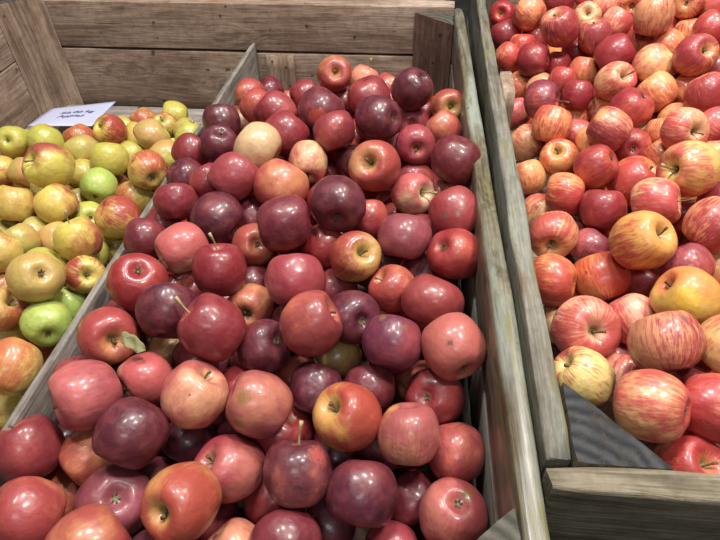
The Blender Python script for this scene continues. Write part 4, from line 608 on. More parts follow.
M = {
    'skin': apple_material(),
    'stem': plain('apple_stem', lin((120, 96, 60)), .7, lin((70, 50, 30)), 3.),
    'pale_stem': plain('pale_stem', lin((176, 160, 110)), .7, lin((110, 90, 55)), 3.),
    'calyx': plain('dry_sepals', lin((120, 104, 72)), .8, lin((70, 58, 40)), 4.),
    'leaf': plain('dried_leaf', lin((158, 156, 112)), .75, lin((104, 96, 58)), 90., .0006),
    'back': wood_material('brown_weathered_plank', lin((126, 105, 89)), lin((162, 140, 122)), lin((190, 170, 152))),
    'post': wood_material('rough_brown_post', lin((122, 102, 86)), lin((160, 138, 118)), lin((190, 170, 150))),
    'dim': wood_material('dull_brown_post', lin((84, 64, 55)), lin((118, 92, 80)), lin((138, 112, 98))),
    'pale': wood_material('pale_grey_plank', lin((92, 84, 76)), lin((132, 124, 114)), lin((156, 154, 144)), .5, .6),
    'rim': wood_material('worn_glossy_rim', lin((84, 74, 52)), lin((122, 116, 94)), lin((150, 152, 138)), .42, .5, .6, .002),
    'grey': wood_material('silver_grey_plank', lin((80, 75, 64)), lin((122, 116, 102)), lin((146, 142, 130)), .18, .7, 0., .0025),
    'front': wood_material('dark_ridged_plank', lin((92, 84, 68)), lin((138, 128, 108)), lin((158, 148, 128)), 0., .75, 0., .003),
    'divider': wood_material('grey_plywood', lin((104, 96, 90)), lin((140, 134, 126)), lin((164, 160, 152))),
    'bare': wood_material('bare_whitish_board', lin((128, 120, 116)), lin((164, 156, 150)), lin((182, 176, 172)), 0., .8),
    'block': end_grain_material('dark_end_grain', lin((30, 32, 35)), lin((70, 72, 75))),
    'block2': end_grain_material('grey_end_grain', lin((60, 58, 50)), lin((100, 98, 88))),
    'paper': plain('sign_paper', lin((196, 200, 226)), .5, lin((186, 190, 220)), 12.),
    'ink': plain('marker_ink', lin((92, 98, 140)), .6),
    'floor': plain('concrete', lin((92, 88, 84)), .7, lin((70, 67, 64)), 4., .002),
    'nail': plain('rusty_nail', lin((70, 52, 40)), .5, lin((40, 30, 24)), 200.),
}

# ------------------------------------------------------------------ apples
PROFILE = [(0, .46), (.05, .475), (.11, .53), (.18, .63), (.27, .735), (.40, .81), (.54, .82), (.68, .765), (.81, .64),
           (.91, .46), (.98, .23), (1.0, 0), (.975, -.23), (.905, -.45), (.80, -.63), (.67, -.765), (.52, -.845),
           (.38, -.865), (.27, -.83), (.17, -.77), (.08, -.735), (0, -.73)]
def catmull(pts, sub):
    out = []
    n = len(pts)
    for i in range(n-1):
        p0 = pts[max(i-1, 0)]; p1 = pts[i]; p2 = pts[i+1]; p3 = pts[min(i+2, n-1)]
        for k in range(sub):
            u = k/sub
            out.append(tuple(.5*((2*p1[j])+(-p0[j]+p2[j])*u+(2*p0[j]-5*p1[j]+4*p2[j]-p3[j])*u*u+(-p0[j]+3*p1[j]-3*p2[j]+p3[j])*u**3) for j in (0, 1)))
    out.append(pts[-1])
    return out

def apple_mesh(name, seed, height=1., lobe=.03, lean=.05, seg=40, sub=2, wob=.05):
    rnd = random.Random(seed)
    prof = catmull(PROFILE, sub) if sub > 0 else PROFILE[::2]
    bm = bmesh.new(); rings = []
    ph = rnd.uniform(0, 6.28); off = Vector((rnd.uniform(0, 50), rnd.uniform(0, 50), rnd.uniform(0, 50)))
    la = rnd.uniform(0, 6.28)
    def pos(r, z, a):
        low = max(0., min(1., (.2-z)/1.0)); hi = max(0., min(1., (z-.2)/.8))
        rr = r*(1+lobe*(low+.35*hi)*math.cos(5*a+ph)*(1-abs(r-.6)*.6))
        p = Vector((rr*math.cos(a), rr*math.sin(a), z*height))
        k = 1+wob*noise.noise(p*1.1+off)+.02*noise.noise(p*2.7+off)
        p = p*k
        p.z += lean*p.x*math.cos(la)+lean*p.y*math.sin(la)
        p.x += lean*.6*p.z*math.cos(la+1)
        return p
    for r, z in prof:
        if r < 1e-4: rings.append([bm.verts.new(pos(0, z, 0))])
        else: rings.append([bm.verts.new(pos(r, z, 2*math.pi*i/seg)) for i in range(seg)])
    for a, b in zip(rings, rings[1:]):
        for i in range(seg):
            j = (i+1) % seg
            if len(a) == 1: bm.faces.new((a[0], b[i], b[j]))
            elif len(b) == 1: bm.faces.new((a[i], b[0], a[j]))
            else: bm.faces.new((a[i], b[i], b[j], a[j]))
    bmesh.ops.recalc_face_normals(bm, faces=bm.faces)
    me = bpy.data.meshes.new(name); bm.to_mesh(me); bm.free(); smooth(me)
    me.materials.append(M['skin'])
    return me
SHAPES = [apple_mesh('apple_shape', 3+i, h, lo, le) for i, (h, lo, le) in enumerate(
    [(1.0, .018, .03), (.97, .03, .05), (1.05, .022, .04), (.93, .026, .06), (1.02, .04, .07), (.99, .012, .02), (1.08, .035, .05), (.95, .02, .08)])]
OBLONG = apple_mesh('oblong_apple_shape', 40, 1.16, .03, .05)
FLAT = apple_mesh('flattened_apple_shape', 41, .84, .03, .05)

def tube_mesh(name, pts, rads, seg, mat):
    bm = bmesh.new(); rings = []
    for i, p in enumerate(pts):
        d = (pts[min(i+1, len(pts)-1)]-pts[max(i-1, 0)]).normalized()
        u = d.orthogonal().normalized() if i == 0 else (u - d*u.dot(d)).normalized()
        v = d.cross(u)
        rings.append([bm.verts.new(p+(u*math.cos(2*math.pi*k/seg)+v*math.sin(2*math.pi*k/seg))*rads[i]) for k in range(seg)])
    for a, b in zip(rings, rings[1:]):
        for i in range(seg): bm.faces.new((a[i], a[(i+1) % seg], b[(i+1) % seg], b[i]))
    bm.faces.new(rings[0][::-1]); bm.faces.new(rings[-1])
    me = bpy.data.meshes.new(name); bm.to_mesh(me); bm.free(); smooth(me); me.materials.append(mat)
    return me
def stem_shape(length, bend, th, mat, seed):
    pts = []; n = 8
    for i in range(n):
        u = i/(n-1)
        pts.append(Vector((bend*u*u, .04*math.sin(3*u+seed), .45+length*u)))
    rads = [th*(1.1-.35*math.sin(math.pi*min(1, i/(n-1)*1.1))) for i in range(n)]
    rads[-1] = th*1.45; rads[-2] = th*1.25
    return tube_mesh('stem_shape', pts, rads, 8, mat)
STEMS = [stem_shape(.42, .08, .042, M['stem'], 0), stem_shape(.50, -.14, .036, M['stem'], 1), stem_shape(.36, .12, .05, M['stem'], 2)]
LONG_STEM = stem_shape(.98, .22, .045, M['pale_stem'], 1)
THIN_STEM = stem_shape(.92, .12, .034, M['stem'], 2)

def calyx_shape(seed):
    rnd = random.Random(seed); bm = bmesh.new()
    for k in range(5):
        a = 2*math.pi*k/5+rnd.uniform(-.2, .2); c, s = math.cos(a), math.sin(a)
        def q(r, w, z): return bm.verts.new((c*r-s*w, s*r+c*w, z))
        L = rnd.uniform(.10, .155)
        v = [q(.02, -.035, -.745), q(.02, .035, -.745), q(L*.6, .04, -.80), q(L, 0, -.865-rnd.uniform(0, .03)), q(L*.6, -.04, -.80)]
        w = [q(.02, -.035, -.730), q(.02, .035, -.730), q(L*.6, .04, -.782), q(L+.01, 0, -.85), q(L*.6, -.04, -.782)]
        bm.faces.new(v); bm.faces.new(w[::-1])
        for i in range(5):
            j = (i+1) % 5; bm.faces.new((v[i], w[i], w[j], v[j]))
    for k in range(7):
        a = 2*math.pi*k/7; r = .03
        p = Vector((r*math.cos(a), r*math.sin(a), -.74)); d = Vector((.02*math.cos(a), .02*math.sin(a), -.08))
        b0 = [bm.verts.new(p+Vector((.007*math.cos(t), .007*math.sin(t), 0))) for t in (0, 2.1, 4.2)]
        b1 = [bm.verts.new(p+d+Vector((.006*math.cos(t), .006*math.sin(t), 0))) for t in (0, 2.1, 4.2)]
        for i in range(3): bm.faces.new((b0[i], b0[(i+1) % 3], b1[(i+1) % 3], b1[i]))
        bm.faces.new(b1)
    bmesh.ops.recalc_face_normals(bm, faces=bm.faces)
    me = bpy.data.meshes.new('calyx_shape'); bm.to_mesh(me); bm.free(); me.materials.append(M['calyx'])
    return me
CALYX = [calyx_shape(1), calyx_shape(2)]

# skin colours per look: main, ground, how much of main, streakiness
K = {
 'P': ((92, 26, 44), (146, 42, 50), .95, .05), 'PC': ((120, 30, 46), (160, 46, 58), .9, .06), 'PR': ((112, 34, 60), (170, 62, 66), .85, .05),
 'PO': ((104, 28, 42), (200, 84, 52), .8, .05), 'PO2': ((94, 28, 42), (190, 90, 84), .85, .06), 'PK': ((146, 56, 68), (176, 84, 96), .8, .10),
 'C': ((146, 34, 44), (184, 66, 60), .85, .08), 'CO': ((164, 48, 50), (198, 96, 66), .8, .10), 'D': ((112, 20, 36), (150, 38, 44), .95, .05),
 'K': ((172, 52, 64), (206, 100, 92), .75, .12), 'K2': ((170, 48, 52), (206, 96, 80), .8, .12), 'KR': ((164, 52, 66), (204, 104, 80), .7, .10),
 'KM': ((180, 80, 76), (204, 128, 84), .8, .16), 'R': ((172, 32, 40), (202, 84, 58), .85, .08), 'O': ((186, 62, 50), (206, 120, 72), .72, .10),
 'OR': ((184, 56, 52), (208, 112, 70), .78, .08), 'OG': ((178, 70, 50), (176, 132, 66), .58, .06), 'OY': ((186, 62, 44), (212, 146, 66), .55, .16),
 'S': ((206, 92, 78), (222, 146, 104), .7, .10), 'M': ((204, 86, 84), (224, 176, 122), .60, .12), 'Y': ((214, 186, 116), (206, 150, 96), .9, .03),
 'YO': ((196, 120, 66), (200, 160, 80), .5, .1),
 'G': ((194, 190, 74), (206, 176, 92), .82, .03), 'GG': ((178, 204, 88), (196, 200, 96), .9, .02), 'A': ((196, 180, 82), (198, 142, 84), .72, .08),
 'A2': ((186, 172, 84), (196, 152, 92), .7, .06), 'B': ((170, 70, 58), (206, 192, 82), .40, .10), 'OB': ((190, 92, 56), (204, 178, 84), .5, .28),
 'RB': ((170, 62, 50), (208, 184, 86), .58, .30), 'BO': ((204, 126, 60), (208, 178, 92), .48, .30),
 'T': ((200, 60, 54), (228, 150, 94), .62, .50), 'T2': ((214, 92, 64), (236, 172, 104), .5, .45), 'U': ((176, 54, 62), (226, 144, 100), .62, .50),
 'V': ((208, 88, 74), (228, 176, 112), .45, .40), 'V2': ((208, 88, 72), (228, 178, 104), .46, .35), 'V3': ((196, 74, 54), (224, 152, 80), .36, .45),
 'V4': ((206, 86, 78), (238, 196, 128), .34, .75), 'W': ((210, 78, 74), (232, 166, 124), .56, .42), 'W2': ((208, 80, 74), (232, 186, 126), .48, .42),
 'W3': ((206, 84, 70), (230, 158, 110), .82, .34), 'V5': ((204, 78, 70), (236, 190, 112), .52, .8), 'RT': ((188, 50, 46), (220, 116, 82), .72, .32), 'Z': ((158, 36, 46), (202, 90, 66), .78, .22), 'OS': ((222, 108, 72), (230, 160, 98), .5, .35), 'OT': ((208, 70, 50), (232, 146, 82), .58, .40),
 'P2': ((130, 46, 66), (190, 88, 78), .75, .28), 'YY': ((226, 178, 74), (222, 122, 72), .62, .06),
}
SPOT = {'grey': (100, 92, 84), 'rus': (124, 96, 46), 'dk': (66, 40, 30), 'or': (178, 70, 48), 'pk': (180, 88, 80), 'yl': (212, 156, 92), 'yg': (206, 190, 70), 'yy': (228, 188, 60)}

def dress(o, cls, rnd, spots=(), inv=None, dull=.24):
    a, b, cover, streak = K[cls]
    a = tuple(v*.95 for v in a)
    def soft(c):
        g = .3*c[0]+.5*c[1]+.2*c[2]
        return tuple(v+(g-v)*dull for v in c)
    a, b = soft(a), soft(b)
    jit = lambda c: tuple(max(0., min(1., v*(1+rnd.uniform(-.09, .09)))) for v in lin(c))
    o['col_a'] = jit(a); o['col_b'] = jit(b)
    o['prm'] = (cover+rnd.uniform(-.06, .06), streak, rnd.uniform(.5, 3.))
    an = rnd.uniform(0, 6.28); zz = rnd.uniform(-.5, .7); q = math.sqrt(1-zz*zz)
    o['side'] = (q*math.cos(an), q*math.sin(an), zz)
    for i in (0, 1):
        k = str(i+1)
        if i < len(spots):
            u = inv @ Vector(spots[i][:3]); u.normalize()
            o['spot'+k] = tuple(u); o['size'+k] = float(spots[i][3]); o['spotcol'+k] = lin(SPOT[spots[i][4]])
        else:
            o['spot'+k] = (0., 0., 3.); o['size'+k] = 0.; o['spotcol'+k] = (0., 0., 0.)

GROUPS = {'C': 'dark red apples heaped in the middle compartment', 'G': 'yellow-green apples in the left compartment', 'S': 'striped red apples in the right bin'}
def aim(axis, spin):
    q = Vector(axis).normalized().to_track_quat('Z', 'Y')
    return q.to_matrix() @ Matrix.Rotation(spin, 3, 'Z')

VERTS = {}
def true_size(me, m3, loc, R):
    """meshes lean and bulge a little: recentre and rescale so the apple fills its own sphere"""
    if me.name not in VERTS: VERTS[me.name] = [v.co.copy() for v in me.vertices][::3]
    d = (Vector(loc)-EYE).normalized(); u = d.orthogonal().normalized(); v = d.cross(u)
    lu, lv = m3.transposed() @ u, m3.transposed() @ v
    a = [p.dot(lu) for p in VERTS[me.name]]; b = [p.dot(lv) for p in VERTS[me.name]]
    wa, wb = max(a)-min(a), max(b)-min(b)
    s = 2*R/(.6*max(wa, wb)+.4*min(wa, wb))
    return Vector(loc)-(u*(max(a)+min(a))+v*(max(b)+min(b)))/2*s, s

EYE = Vector((0, 0, 1.30))
rnd = random.Random(77)
LONG = ('long pale stem', 'long stem', 'dark stem pointing', 'long thin stem', 'stem standing', 'upright stem', 'pale stem at lower', 'short stem sticking', 'stem leaning', 'grey stem pointing')
for bin_, loc, R, axis, cls, end, label, spots in APPLES:
    if 'oblong' in label or 'wedged' in label or cls == 'OR' and R > .038: me = OBLONG
    elif 'flattened' in label: me = FLAT
    else: me = rnd.choice(SHAPES)
    o = link('apple', me)
    m3 = aim(axis, rnd.uniform(0, 6.28))
    at, s = true_size(me, m3, loc, R*1.01)
    o.matrix_world = Matrix.Translation(at) @ m3.to_4x4() @ Matrix.Scale(s, 4)
    tag(o, label, 'apple', GROUPS[bin_])
    dress(o, cls, rnd, spots, m3.inverted(), {'C': .22, 'G': .10, 'S': .11}[bin_])
    if end == 's':
        big = any(w in label for w in LONG)
        sm = (THIN_STEM if ('thin' in label or 'dark stem' in label) else LONG_STEM) if big else rnd.choice(STEMS)
        link('stem', sm, o)
        if 'dried curled leaf' in label:
            LEAFY = o
    if end == 'c':
        link('calyx', rnd.choice(CALYX), o)

# the dried leaf on its thread of stalk, drooping to the right of the stem
def leaf_on(o):
    inv = o.matrix_world.inverted()
    # directions in the world: right across the heap, and up
    tip = o.matrix_world @ Vector((0, 0, .87))
    pts = [tip, tip+Vector((.006, -.003, .007)), tip+Vector((.014, -.004, .011)), tip+Vector((.024, -.004, .013))]
    me = tube_mesh('leaf_stalk_shape', [inv @ p for p in pts], [.022, .018, .016, .016], 6, M['pale_stem'])
    link('leaf_stalk', me, o)
    bm = bmesh.new(); n, m = 14, 6; g = []; base = pts[2]
    for i in range(n+1):
        u = i/n; wd = .0085*math.sin(math.pi*min(1, u*.93+.05))**.6*(1+.18*math.sin(9*u))+.0012
        row = []
        for j in range(m+1):
            v = j/m*2-1
            p = base+Vector((.031*u, -.010*u+wd*v*.8+.001*math.sin(14*u), -.002*u-.006*u*u+.0022*abs(v)+.0016*math.sin(11*u+2*v)+wd*v*.5))
            row.append(p)
        g.append(row)
    top = [[bm.verts.new(inv @ (p+Vector((0, 0, .0003)))) for p in r] for r in g]
    bot = [[bm.verts.new(inv @ (p-Vector((0, 0, .0003)))) for p in r] for r in g]
    for i in range(n):
        for j in range(m):
            bm.faces.new((top[i][j], top[i+1][j], top[i+1][j+1], top[i][j+1]))
            bm.faces.new((bot[i][j], bot[i][j+1], bot[i+1][j+1], bot[i+1][j]))
    for i in range(n):
        bm.faces.new((top[i][0], bot[i][0], bot[i+1][0], top[i+1][0])); bm.faces.new((top[i][m], top[i+1][m], bot[i+1][m], bot[i][m]))
    for j in range(m):
        bm.faces.new((top[0][j], top[0][j+1], bot[0][j+1], bot[0][j])); bm.faces.new((top[n][j], bot[n][j], bot[n][j+1], top[n][j+1]))
    me = bpy.data.meshes.new('leaf_shape'); bm.to_mesh(me); bm.free(); smooth(me); me.materials.append(M['leaf'])
    l = link('leaf', me, o); l['label'] = 'dried curled grey-green leaf'
leaf_on(LEAFY)

FCLS = {'C': ['C', 'P', 'O', 'R', 'D', 'PC'], 'G': ['G', 'A', 'OB', 'B', 'A2'], 'S': ['T', 'W', 'C', 'U', 'OT', 'Z']}
FLAB = {'C': ('apple mostly buried in the gaps of the dark red middle heap', 'buried apples of the middle heap'),
        'G': ('apple mostly buried in the gaps of the yellow-green left heap', 'buried apples of the left heap'),
        'S': ('apple mostly buried in the gaps of the striped right heap', 'buried apples of the right heap')}
for b, x, y, z, R in FILLERS:
    o = link('apple', rnd.choice(SHAPES))
    m3 = aim((rnd.uniform(-1, 1), rnd.uniform(-1, 1), rnd.uniform(-.6, .6)+.01), rnd.uniform(0, 6.28))
    o.matrix_world = Matrix.Translation((x, y, z)) @ m3.to_4x4() @ Matrix.Scale(R*1.03, 4)
    tag(o, FLAB[b][0], 'apple', FLAB[b][1]); dress(o, rnd.choice(FCLS[b]), rnd)

# the apples deeper in each heap, hidden under those above
def deep_material(name, a, b):
    t = NT(name); P = t.n('ShaderNodeTexCoord').outputs['Object']
    t.put(t.b.inputs['Base Color'], t.mix(t.step(t.noise(P, 16., 3., .6), .35, .65), lin(a), lin(b)))
    t.b.inputs['Roughness'].default_value = .3
    return t.m
for b, ca, cb, lab in (('C', (132, 30, 44), (176, 62, 54), 'deeper dark red apples under the middle heap'),
                       ('G', (192, 186, 78), (196, 110, 66), 'deeper yellow-green apples under the left heap'),
                       ('S', (192, 64, 54), (224, 142, 84), 'deeper striped red apples under the right heap')):
    tmp = apple_mesh('tmp_shape', 90, 1., .02, .04, 18, 0)
    bm = bmesh.new()
    for q in BURIED:
        if q[0] != b: continue
        b2 = bmesh.new(); b2.from_mesh(tmp)
        m3 = aim((rnd.uniform(-1, 1), rnd.uniform(-1, 1), rnd.uniform(-1, 1)+.01), 0)
        b2.transform(Matrix.Translation((q[1], q[2], q[3])) @ m3.to_4x4() @ Matrix.Scale(q[4]*1.03, 4))
        t_me = bpy.data.meshes.new('t'); b2.to_mesh(t_me); b2.free(); bm.from_mesh(t_me); bpy.data.meshes.remove(t_me)
    me = bpy.data.meshes.new('buried_apples'); bm.to_mesh(me); bm.free(); smooth(me)
    me.materials.append(deep_material('deep_'+{'C': 'dark_red', 'G': 'yellow_green', 'S': 'striped'}[b]+'_skin', ca, cb))
    o = link('apple_heap', me); tag(o, lab, 'apples', None, 'stuff')

# ------------------------------------------------------------------ planks
seedc = [0]
def plank(name, p0, p1, width, thick, up, mat, parent=None, rnd_r=.003, rough=.0012, seed=None, label=None):
    """plank whose middle line runs p0 -> p1; width along 'up', thickness along the cross of both"""
    p0, p1, up = Vector(p0), Vector(p1), Vector(up)
    L = (p1-p0).length; ex = (p1-p0).normalized(); ez = (up-ex*up.dot(ex)).normalized(); ey = ez.cross(ex)
    n = max(2, int(L/.03)); bm = bmesh.new(); rings = []
    seedc[0] += 1; sd = seedc[0]*1.37 if seed is None else seed
    h, w = width/2, thick/2; r = min(rnd_r, w*.8)
    prof = []
    for cx, cz, a0 in ((w-r, h-r, 0), (-w+r, h-r, 90), (-w+r, -h+r, 180), (w-r, -h+r, 270)):
        for k in range(4):
            a = math.radians(a0+k*30); prof.append((cx+r*math.cos(a), cz+r*math.sin(a)))
    for i in range(n+1):
        x = L*i/n; ring = []
        inset = .0015 if i in (0, n) else 0
        for (y, z) in prof:
            q = Vector((x*9, y*40, z*40+sd*5))
            dy = rough*noise.noise(q); dz = rough*1.6*noise.noise(q+Vector((31, 7, 3)))
            ring.append(bm.verts.new((x+(rough*2*noise.noise(Vector((y*90, z*90, sd))) if i in (0, n) else 0), (y-math.copysign(inset, y))+dy, (z-math.copysign(inset, z))+dz)))
        rings.append(ring)
    m = len(prof)
    for a, b in zip(rings, rings[1:]):
        for i in range(m): bm.faces.new((a[i], b[i], b[(i+1) % m], a[(i+1) % m]))
    bm.faces.new(rings[0]); bm.faces.new(rings[-1][::-1])
    bmesh.ops.recalc_face_normals(bm, faces=bm.faces)
    me = bpy.data.meshes.new(name); bm.to_mesh(me); bm.free(); smooth(me)
    for p in me.polygons:
        if len(p.vertices) > 4: p.use_smooth = False
    me.materials.append(mat)
    o = link(name, me, parent)
    mt = Matrix((ex, ey, ez)).transposed().to_4x4(); mt.translation = p0
    o.matrix_world = mt if not parent else parent.matrix_world.inverted() @ mt
    if parent: o.matrix_parent_inverse = Matrix.Identity(4); o.matrix_basis = parent.matrix_world.inverted() @ mt
    o['seed'] = sd
    if label: o['label'] = label
    return o

def block(name, pts, z0, z1, mat, parent, end_mat, sd):
    """upright triangular post; ends carry end grain; local X runs up for the side grain"""
    bm = bmesh.new(); c = sum((Vector(p) for p in pts), Vector((0, 0)))/len(pts)
    rings = []; n = 14; m = len(pts)
    sub = []
    for i in range(m):
        a, b = Vector(pts[i]), Vector(pts[(i+1) % m])
        for k in range(8): sub.append(a.lerp(b, (k+.0)/8) if k else a.lerp(c, .03))
    for i in range(n+1):
        z = z0+(z1-z0)*i/n; s = .985 if i in (0, n) else 1
        ring = []
        for p in sub:
            q = c+(p-c)*s; nn = .0016*noise.noise(Vector((q.x*50, q.y*50, z*9+sd)))
            q = q+(q-c).normalized()*nn
            ring.append(bm.verts.new((z-z0, q.x-c.x, q.y-c.y)))
        rings.append(ring)
    k = len(sub)
    for a, b in zip(rings, rings[1:]):
        for i in range(k): bm.faces.new((a[i], a[(i+1) % k], b[(i+1) % k], b[i]))
    f0 = bm.faces.new(rings[0][::-1]); f1 = bm.faces.new(rings[-1])
    f0.material_index = 1; f1.material_index = 1
    bmesh.ops.recalc_face_normals(bm, faces=bm.faces)
    me = bpy.data.meshes.new(name); bm.to_mesh(me); bm.free()
    for p in me.polygons: p.use_smooth = False
    me.materials.append(mat); me.materials.append(end_mat)
    o = link(name, me, parent)
    mt = Matrix(((0, 1, 0), (0, 0, 1), (1, 0, 0))).to_4x4(); mt.translation = Vector((c.x, c.y, z0))
    o.matrix_basis = parent.matrix_world.inverted() @ mt
    o['seed'] = sd
    return o

def nail(parent, p, d):
    p, d = Vector(p), Vector(d).normalized()
    me = tube_mesh('nail_shape', [p-d*.004, p+d*.0006, p+d*.0012], [.0022, .0026, .0016], 8, M['nail'])
    return link('nail', me, parent)

UP = (0, 0, 1)
def empty(name, loc):
    o = bpy.data.objects.new(name, None); o.location = loc; o.empty_display_size = .1
    COL.objects.link(o); bpy.context.view_layer.update(); return o

# ---- the wide bin that holds the left and middle compartments
big = empty('wooden_bin', (-.44, .76, 0))
tag(big, 'wide weathered brown wooden bin holding yellow-green apples and dark red apples', 'bin')
rows = [(.7325, .849), (.562, .7265), (.450, .556), (.340, .444), (.12, .334)]
for i, (z0, z1) in enumerate(rows):
    zc = (z0+z1)/2; w = z1-z0
    plank('back_plank', (-1.085, 1.446, zc), (.062, 1.446, zc), w, .050, UP, M['back'], big, seed=[4.2, 9.9, 3., 4., 5.][i])
    plank('left_plank', (-1.0735, .10, zc-.008+(.004 if i else 0)), (-1.0735, 1.418, zc-.008+(.004 if i else 0)), w, .023, UP, M['back'], big)
    plank('front_plank', (-1.085, .103, zc), (.13, .103, zc), w, .022, UP, M['grey'], big)
# right wall: planks run slightly out of square; the top one is the worn, shiny rim
def rx(y): return .0975+(.063-.0975)*(y-.188)/(1.285-.188)
wr = [(.752, .850), (.640, .746), (.510, .634), (.380, .504), (.12, .374)]
for i, (z0, z1) in enumerate(wr):
    zc = (z0+z1)/2
    ya, yb = .116, 1.415
    plank('rim_plank' if i == 0 else 'right_plank', (rx(ya)+.0118, ya, zc), (rx(yb)+.0118, yb, zc), z1-z0, .0236, UP, M['rim'] if i == 0 else M['pale'], big,
          rnd_r=.007 if i == 0 else .003, rough=.002 if i == 0 else .0012)
block('corner_post', [(-1.061, 1.419), (-1.061, 1.331), (-.974, 1.419)], .12, .862, M['post'], big, M['block2'], 5.1)
block('corner_post', [(rx(1.41)-.001, 1.419), (-.034, 1.419), (rx(1.34)-.001, 1.335)], .12, .836, M['dim'], big, M['block2'], 8.3)
block('corner_post', [(.0995, .115), (.0962, .219), (-.012, .115)], .12, .845, M['grey'], big, M['block2'], 2.4)
block('corner_post', [(-1.061, .115), (-.974, .115), (-1.061, .204)], .12, .80, M['grey'], big, M['block2'], 6.4)
plank('batten', (-.376, 1.4105, .30), (-.376, 1.4105, .7265), .074, .020, (1, 0, 0), M['post'], big)
plank('batten', (rx(.825)-.012, .825, .30), (rx(.825)-.012, .825, .815), .045, .022, (0, 1, 0), M['grey'], big)
for x in (-.95, -.45, .05):
    plank('runner', (x, .10, .06), (x, 1.45, .06), .12, .08, UP, M['grey'], big)
plank('base_board', (-1.06, .76, .47), (.07, .76, .47), 1.28, .02, (0, 1, 0), M['back'], big)
for p in ((-.70, 1.420, .80), (-.52, 1.420, .82), (-.30, 1.420, .80), (-.18, 1.420, .775), (-.395, 1.4003, .715), (-.36, 1.4003, .70), (-.395, 1.4003, .66), (-.355, 1.4003, .65)):
    nail(big, big.matrix_world.inverted() @ Vector(p), (0, -1, 0))
# ---- false bottoms carrying the heaps
o = plank('loose_board', (-1.058, .80, .566), (-.452, .80, .566), 1.20, .018, (0, 1, 0), M['bare'], None, seed=21.)
tag(o, 'bare whitish board under the yellow-green apples, showing below the back plank', 'board')
o = plank('loose_board', (-.432, .76, .591), (.058, .76, .591), 1.26, .018, (0, 1, 0), M['dim'], None, seed=22.)  # dark wood tone puts the shade of the gaps between apples into the colour
tag(o, 'board hidden beneath the dark red apples in the middle compartment', 'board')
# ---- the thin divider
o = plank('divider_panel', (-.4380, .118, .605), (-.4415, 1.418, .605), .302, .0105, UP, M['divider'], None, rnd_r=.002, rough=.0008)
tag(o, 'thin grey plywood divider between the yellow-green and dark red apples', 'divider')

# ---- the right-hand bin
rb = empty('wooden_bin', (.63, .95, 0))
tag(rb, 'silver-grey wooden bin on the right holding striped red apples', 'bin')
sx = lambda y: .1215-.0105*(y-.25)/1.19
rr = [(.747, .860), (.620, .741), (.490, .614), (.360, .484), (.12, .354)]
for i, (z0, z1) in enumerate(rr):
    zc = (z0+z1)/2; ya, yb = .256, 1.70
    plank('side_plank', (sx(ya)+.0113, ya, zc), (sx(yb)+.0133, yb, zc), z1-z0, .0228, UP, M['grey'] if i == 0 else M['pale'], rb, rnd_r=.0035, rough=.0030)
    plank('front_plank', (.1225, .2370, zc), (1.20, .262, zc), z1-z0, .0235, UP, M['front'], rb, rnd_r=.0035, rough=.0025)
    plank('side_plank', (1.20, .27, zc), (1.20, 1.70, zc), z1-z0, .023, UP, M['grey'], rb)
    plank('back_plank', (.12, 1.715, zc), (1.21, 1.715, zc), z1-z0, .023, UP, M['back'], rb)
block('corner_block', [(.1462, .2515), (.1462, .337), (.2265, .2535)], .12, .8595, M['front'], rb, M['block'], 3.3)
block('corner_post', [(.14, 1.70), (.14, 1.62), (.22, 1.70)], .12, .85, M['grey'], rb, M['block2'], 3.9)
plank('batten', (.1515, 1.005, .30), (.1515, 1.005, .8540), .090, .024, (0, 1, 0), M['back'], rb)
for x in (.2, .66, 1.12):
    plank('runner', (x, .25, .06), (x, 1.70, .06), .12, .08, UP, M['grey'], rb)
plank('base_board', (.15, .98, .649), (1.185, .98, .649), 1.42, .018, (0, 1, 0), M['back'], rb)

# ---- paper sign lying on the loose board in the left compartment, leaning on apples
sg = empty('paper_sign', (-.80, 1.27, .62))
tag(sg, 'tilted white paper sign with two lines of handwriting behind the yellow-green apples', 'sign')

def sheet_pt(u, v, lift=0.):
    a, b = Vector((-.966, 1.268, .628)), Vector((-.812, 1.318, .626))      # far corners
    c, d = Vector((-.916, 1.098, .672)), Vector((-.765, 1.112, .670))      # near corners
    p = a.lerp(b, u).lerp(c.lerp(d, u), v)
    return p + Vector((0, 0, .0035*math.sin(math.pi*u)*math.sin(math.pi*v)+.003*(1-v)*u+lift))
bm = bmesh.new(); n = 12
inv = Vector(sg.location)
tp = [[bm.verts.new(sheet_pt(i/n, j/n, .0006)-inv) for j in range(n+1)] for i in range(n+1)]
bt = [[bm.verts.new(sheet_pt(i/n, j/n, -.0006)-inv) for j in range(n+1)] for i in range(n+1)]
for i in range(n):
    for j in range(n):
        bm.faces.new((tp[i][j], tp[i][j+1], tp[i+1][j+1], tp[i+1][j])); bm.faces.new((bt[i][j], bt[i+1][j], bt[i+1][j+1], bt[i][j+1]))
for i in range(n):
    bm.faces.new((tp[i][0], tp[i+1][0], bt[i+1][0], bt[i][0])); bm.faces.new((tp[i][n], bt[i][n], bt[i+1][n], tp[i+1][n]))
    bm.faces.new((tp[0][i], bt[0][i], bt[0][i+1], tp[0][i+1])); bm.faces.new((tp[n][i], tp[n][i+1], bt[n][i+1], bt[n][i]))
bmesh.ops.recalc_face_normals(bm, faces=bm.faces)
me = bpy.data.meshes.new('sheet'); bm.to_mesh(me); bm.free(); smooth(me)
link('sheet', me, sg, M['paper'])
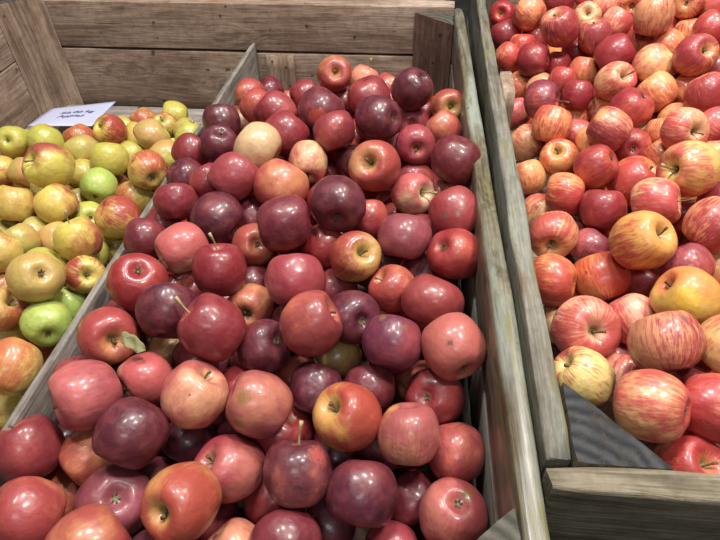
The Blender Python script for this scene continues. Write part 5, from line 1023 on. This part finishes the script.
def writing(text, u0, v0, size, name):
    """hand lettering: text mesh laid on the sheet"""
    cu = bpy.data.curves.new(name, 'FONT'); cu.body = text; cu.size = 1.; cu.shear = .25; cu.extrude = .01; cu.offset = .012; cu.resolution_u = 2
    tmp = bpy.data.objects.new('tmp', cu); COL.objects.link(tmp); bpy.context.view_layer.update()
    me = bpy.data.meshes.new_from_object(tmp.evaluated_get(bpy.context.evaluated_depsgraph_get()))
    bpy.data.objects.remove(tmp)
    for v in me.vertices:
        x, y, z = v.co
        w = .006*math.sin(x*5)
        v.co = sheet_pt(u0+x*size/.155, v0-(y*size*1.0+w*.3)/.18-.03*x*size/.155, .0012+max(0, z)*.02)-inv
    me.materials.clear(); me.materials.append(M['ink'])
    return link(name, me, sg)
writing('$2.00 kg', .30, .50, .023, 'lettering')
writing('Apples', .32, .67, .023, 'lettering')

# ------------------------------------------------------------------ floor, light, camera
bm = bmesh.new()
vs = [bm.verts.new(p) for p in ((-4, -3, 0), (4.5, -3, 0), (4.5, 5, 0), (-4, 5, 0), (-4, -3, -.1), (4.5, -3, -.1), (4.5, 5, -.1), (-4, 5, -.1))]
for f in ((0, 1, 2, 3), (7, 6, 5, 4), (0, 4, 5, 1), (1, 5, 6, 2), (2, 6, 7, 3), (3, 7, 4, 0)): bm.faces.new([vs[i] for i in f])
me = bpy.data.meshes.new('floor'); bm.to_mesh(me); bm.free()
tag(link('floor', me, None, M['floor']), kind='structure')

def area(name, loc, target, sx, sy, power, col):
    l = bpy.data.lights.new(name, 'AREA'); l.shape = 'RECTANGLE'; l.size = sx; l.size_y = sy; l.energy = power; l.color = col
    o = bpy.data.objects.new(name, l); COL.objects.link(o); o.location = loc
    o.rotation_euler = (Vector(target)-Vector(loc)).to_track_quat('-Z', 'Y').to_euler()
    return o
area('ceiling_or_fill_lamp', (-.05, 1.05, 3.0), (-.1, .8, .8), .28, .28, 62, (1, .96, .92))
area('ceiling_or_fill_lamp', (.75, .45, 3.0), (.4, .7, .8), .28, .28, 62, (1, .93, .86))
area('ceiling_or_fill_lamp', (-.75, .65, 3.1), (-.6, .9, .7), .28, .28, 40, (1, .97, .93))
area('ceiling_or_fill_lamp', (.9, 1.6, 3.0), (.5, 1., .8), .4, .4, 45, (1, .94, .88))
area('ceiling_or_fill_lamp', (.1, -1.2, 2.8), (-.1, 1.2, .7), .8, .5, 20, (.93, .97, 1))  # added front fill to brighten the front plank's face, not a real fixture
W = bpy.data.worlds.new('shop_light'); SC.world = W; W.use_nodes = True
W.node_tree.nodes['Background'].inputs[0].default_value = (.80, .88, 1, 1)
W.node_tree.nodes['Background'].inputs[1].default_value = .085

cam = bpy.data.cameras.new('camera'); cam.sensor_width = 36; cam.lens = 28.0; cam.clip_start = .02
co = bpy.data.objects.new('camera', cam); COL.objects.link(co)
XD, YD, DD = CAM
right = Vector((XD[0], YD[0], -DD[0])); down = Vector((XD[1], YD[1], -DD[1])); fwd = Vector((XD[2], YD[2], -DD[2]))
mt = Matrix((right, -down, -fwd)).transposed().to_4x4(); mt.translation = Vector((0, 0, 1.30))
co.matrix_world = mt
SC.camera = co
SC.view_settings.view_transform = 'Standard'; SC.view_settings.look = 'None'
SC.view_settings.exposure = -0.68; SC.view_settings.gamma = 1.0; SC.view_settings.use_curve_mapping = False
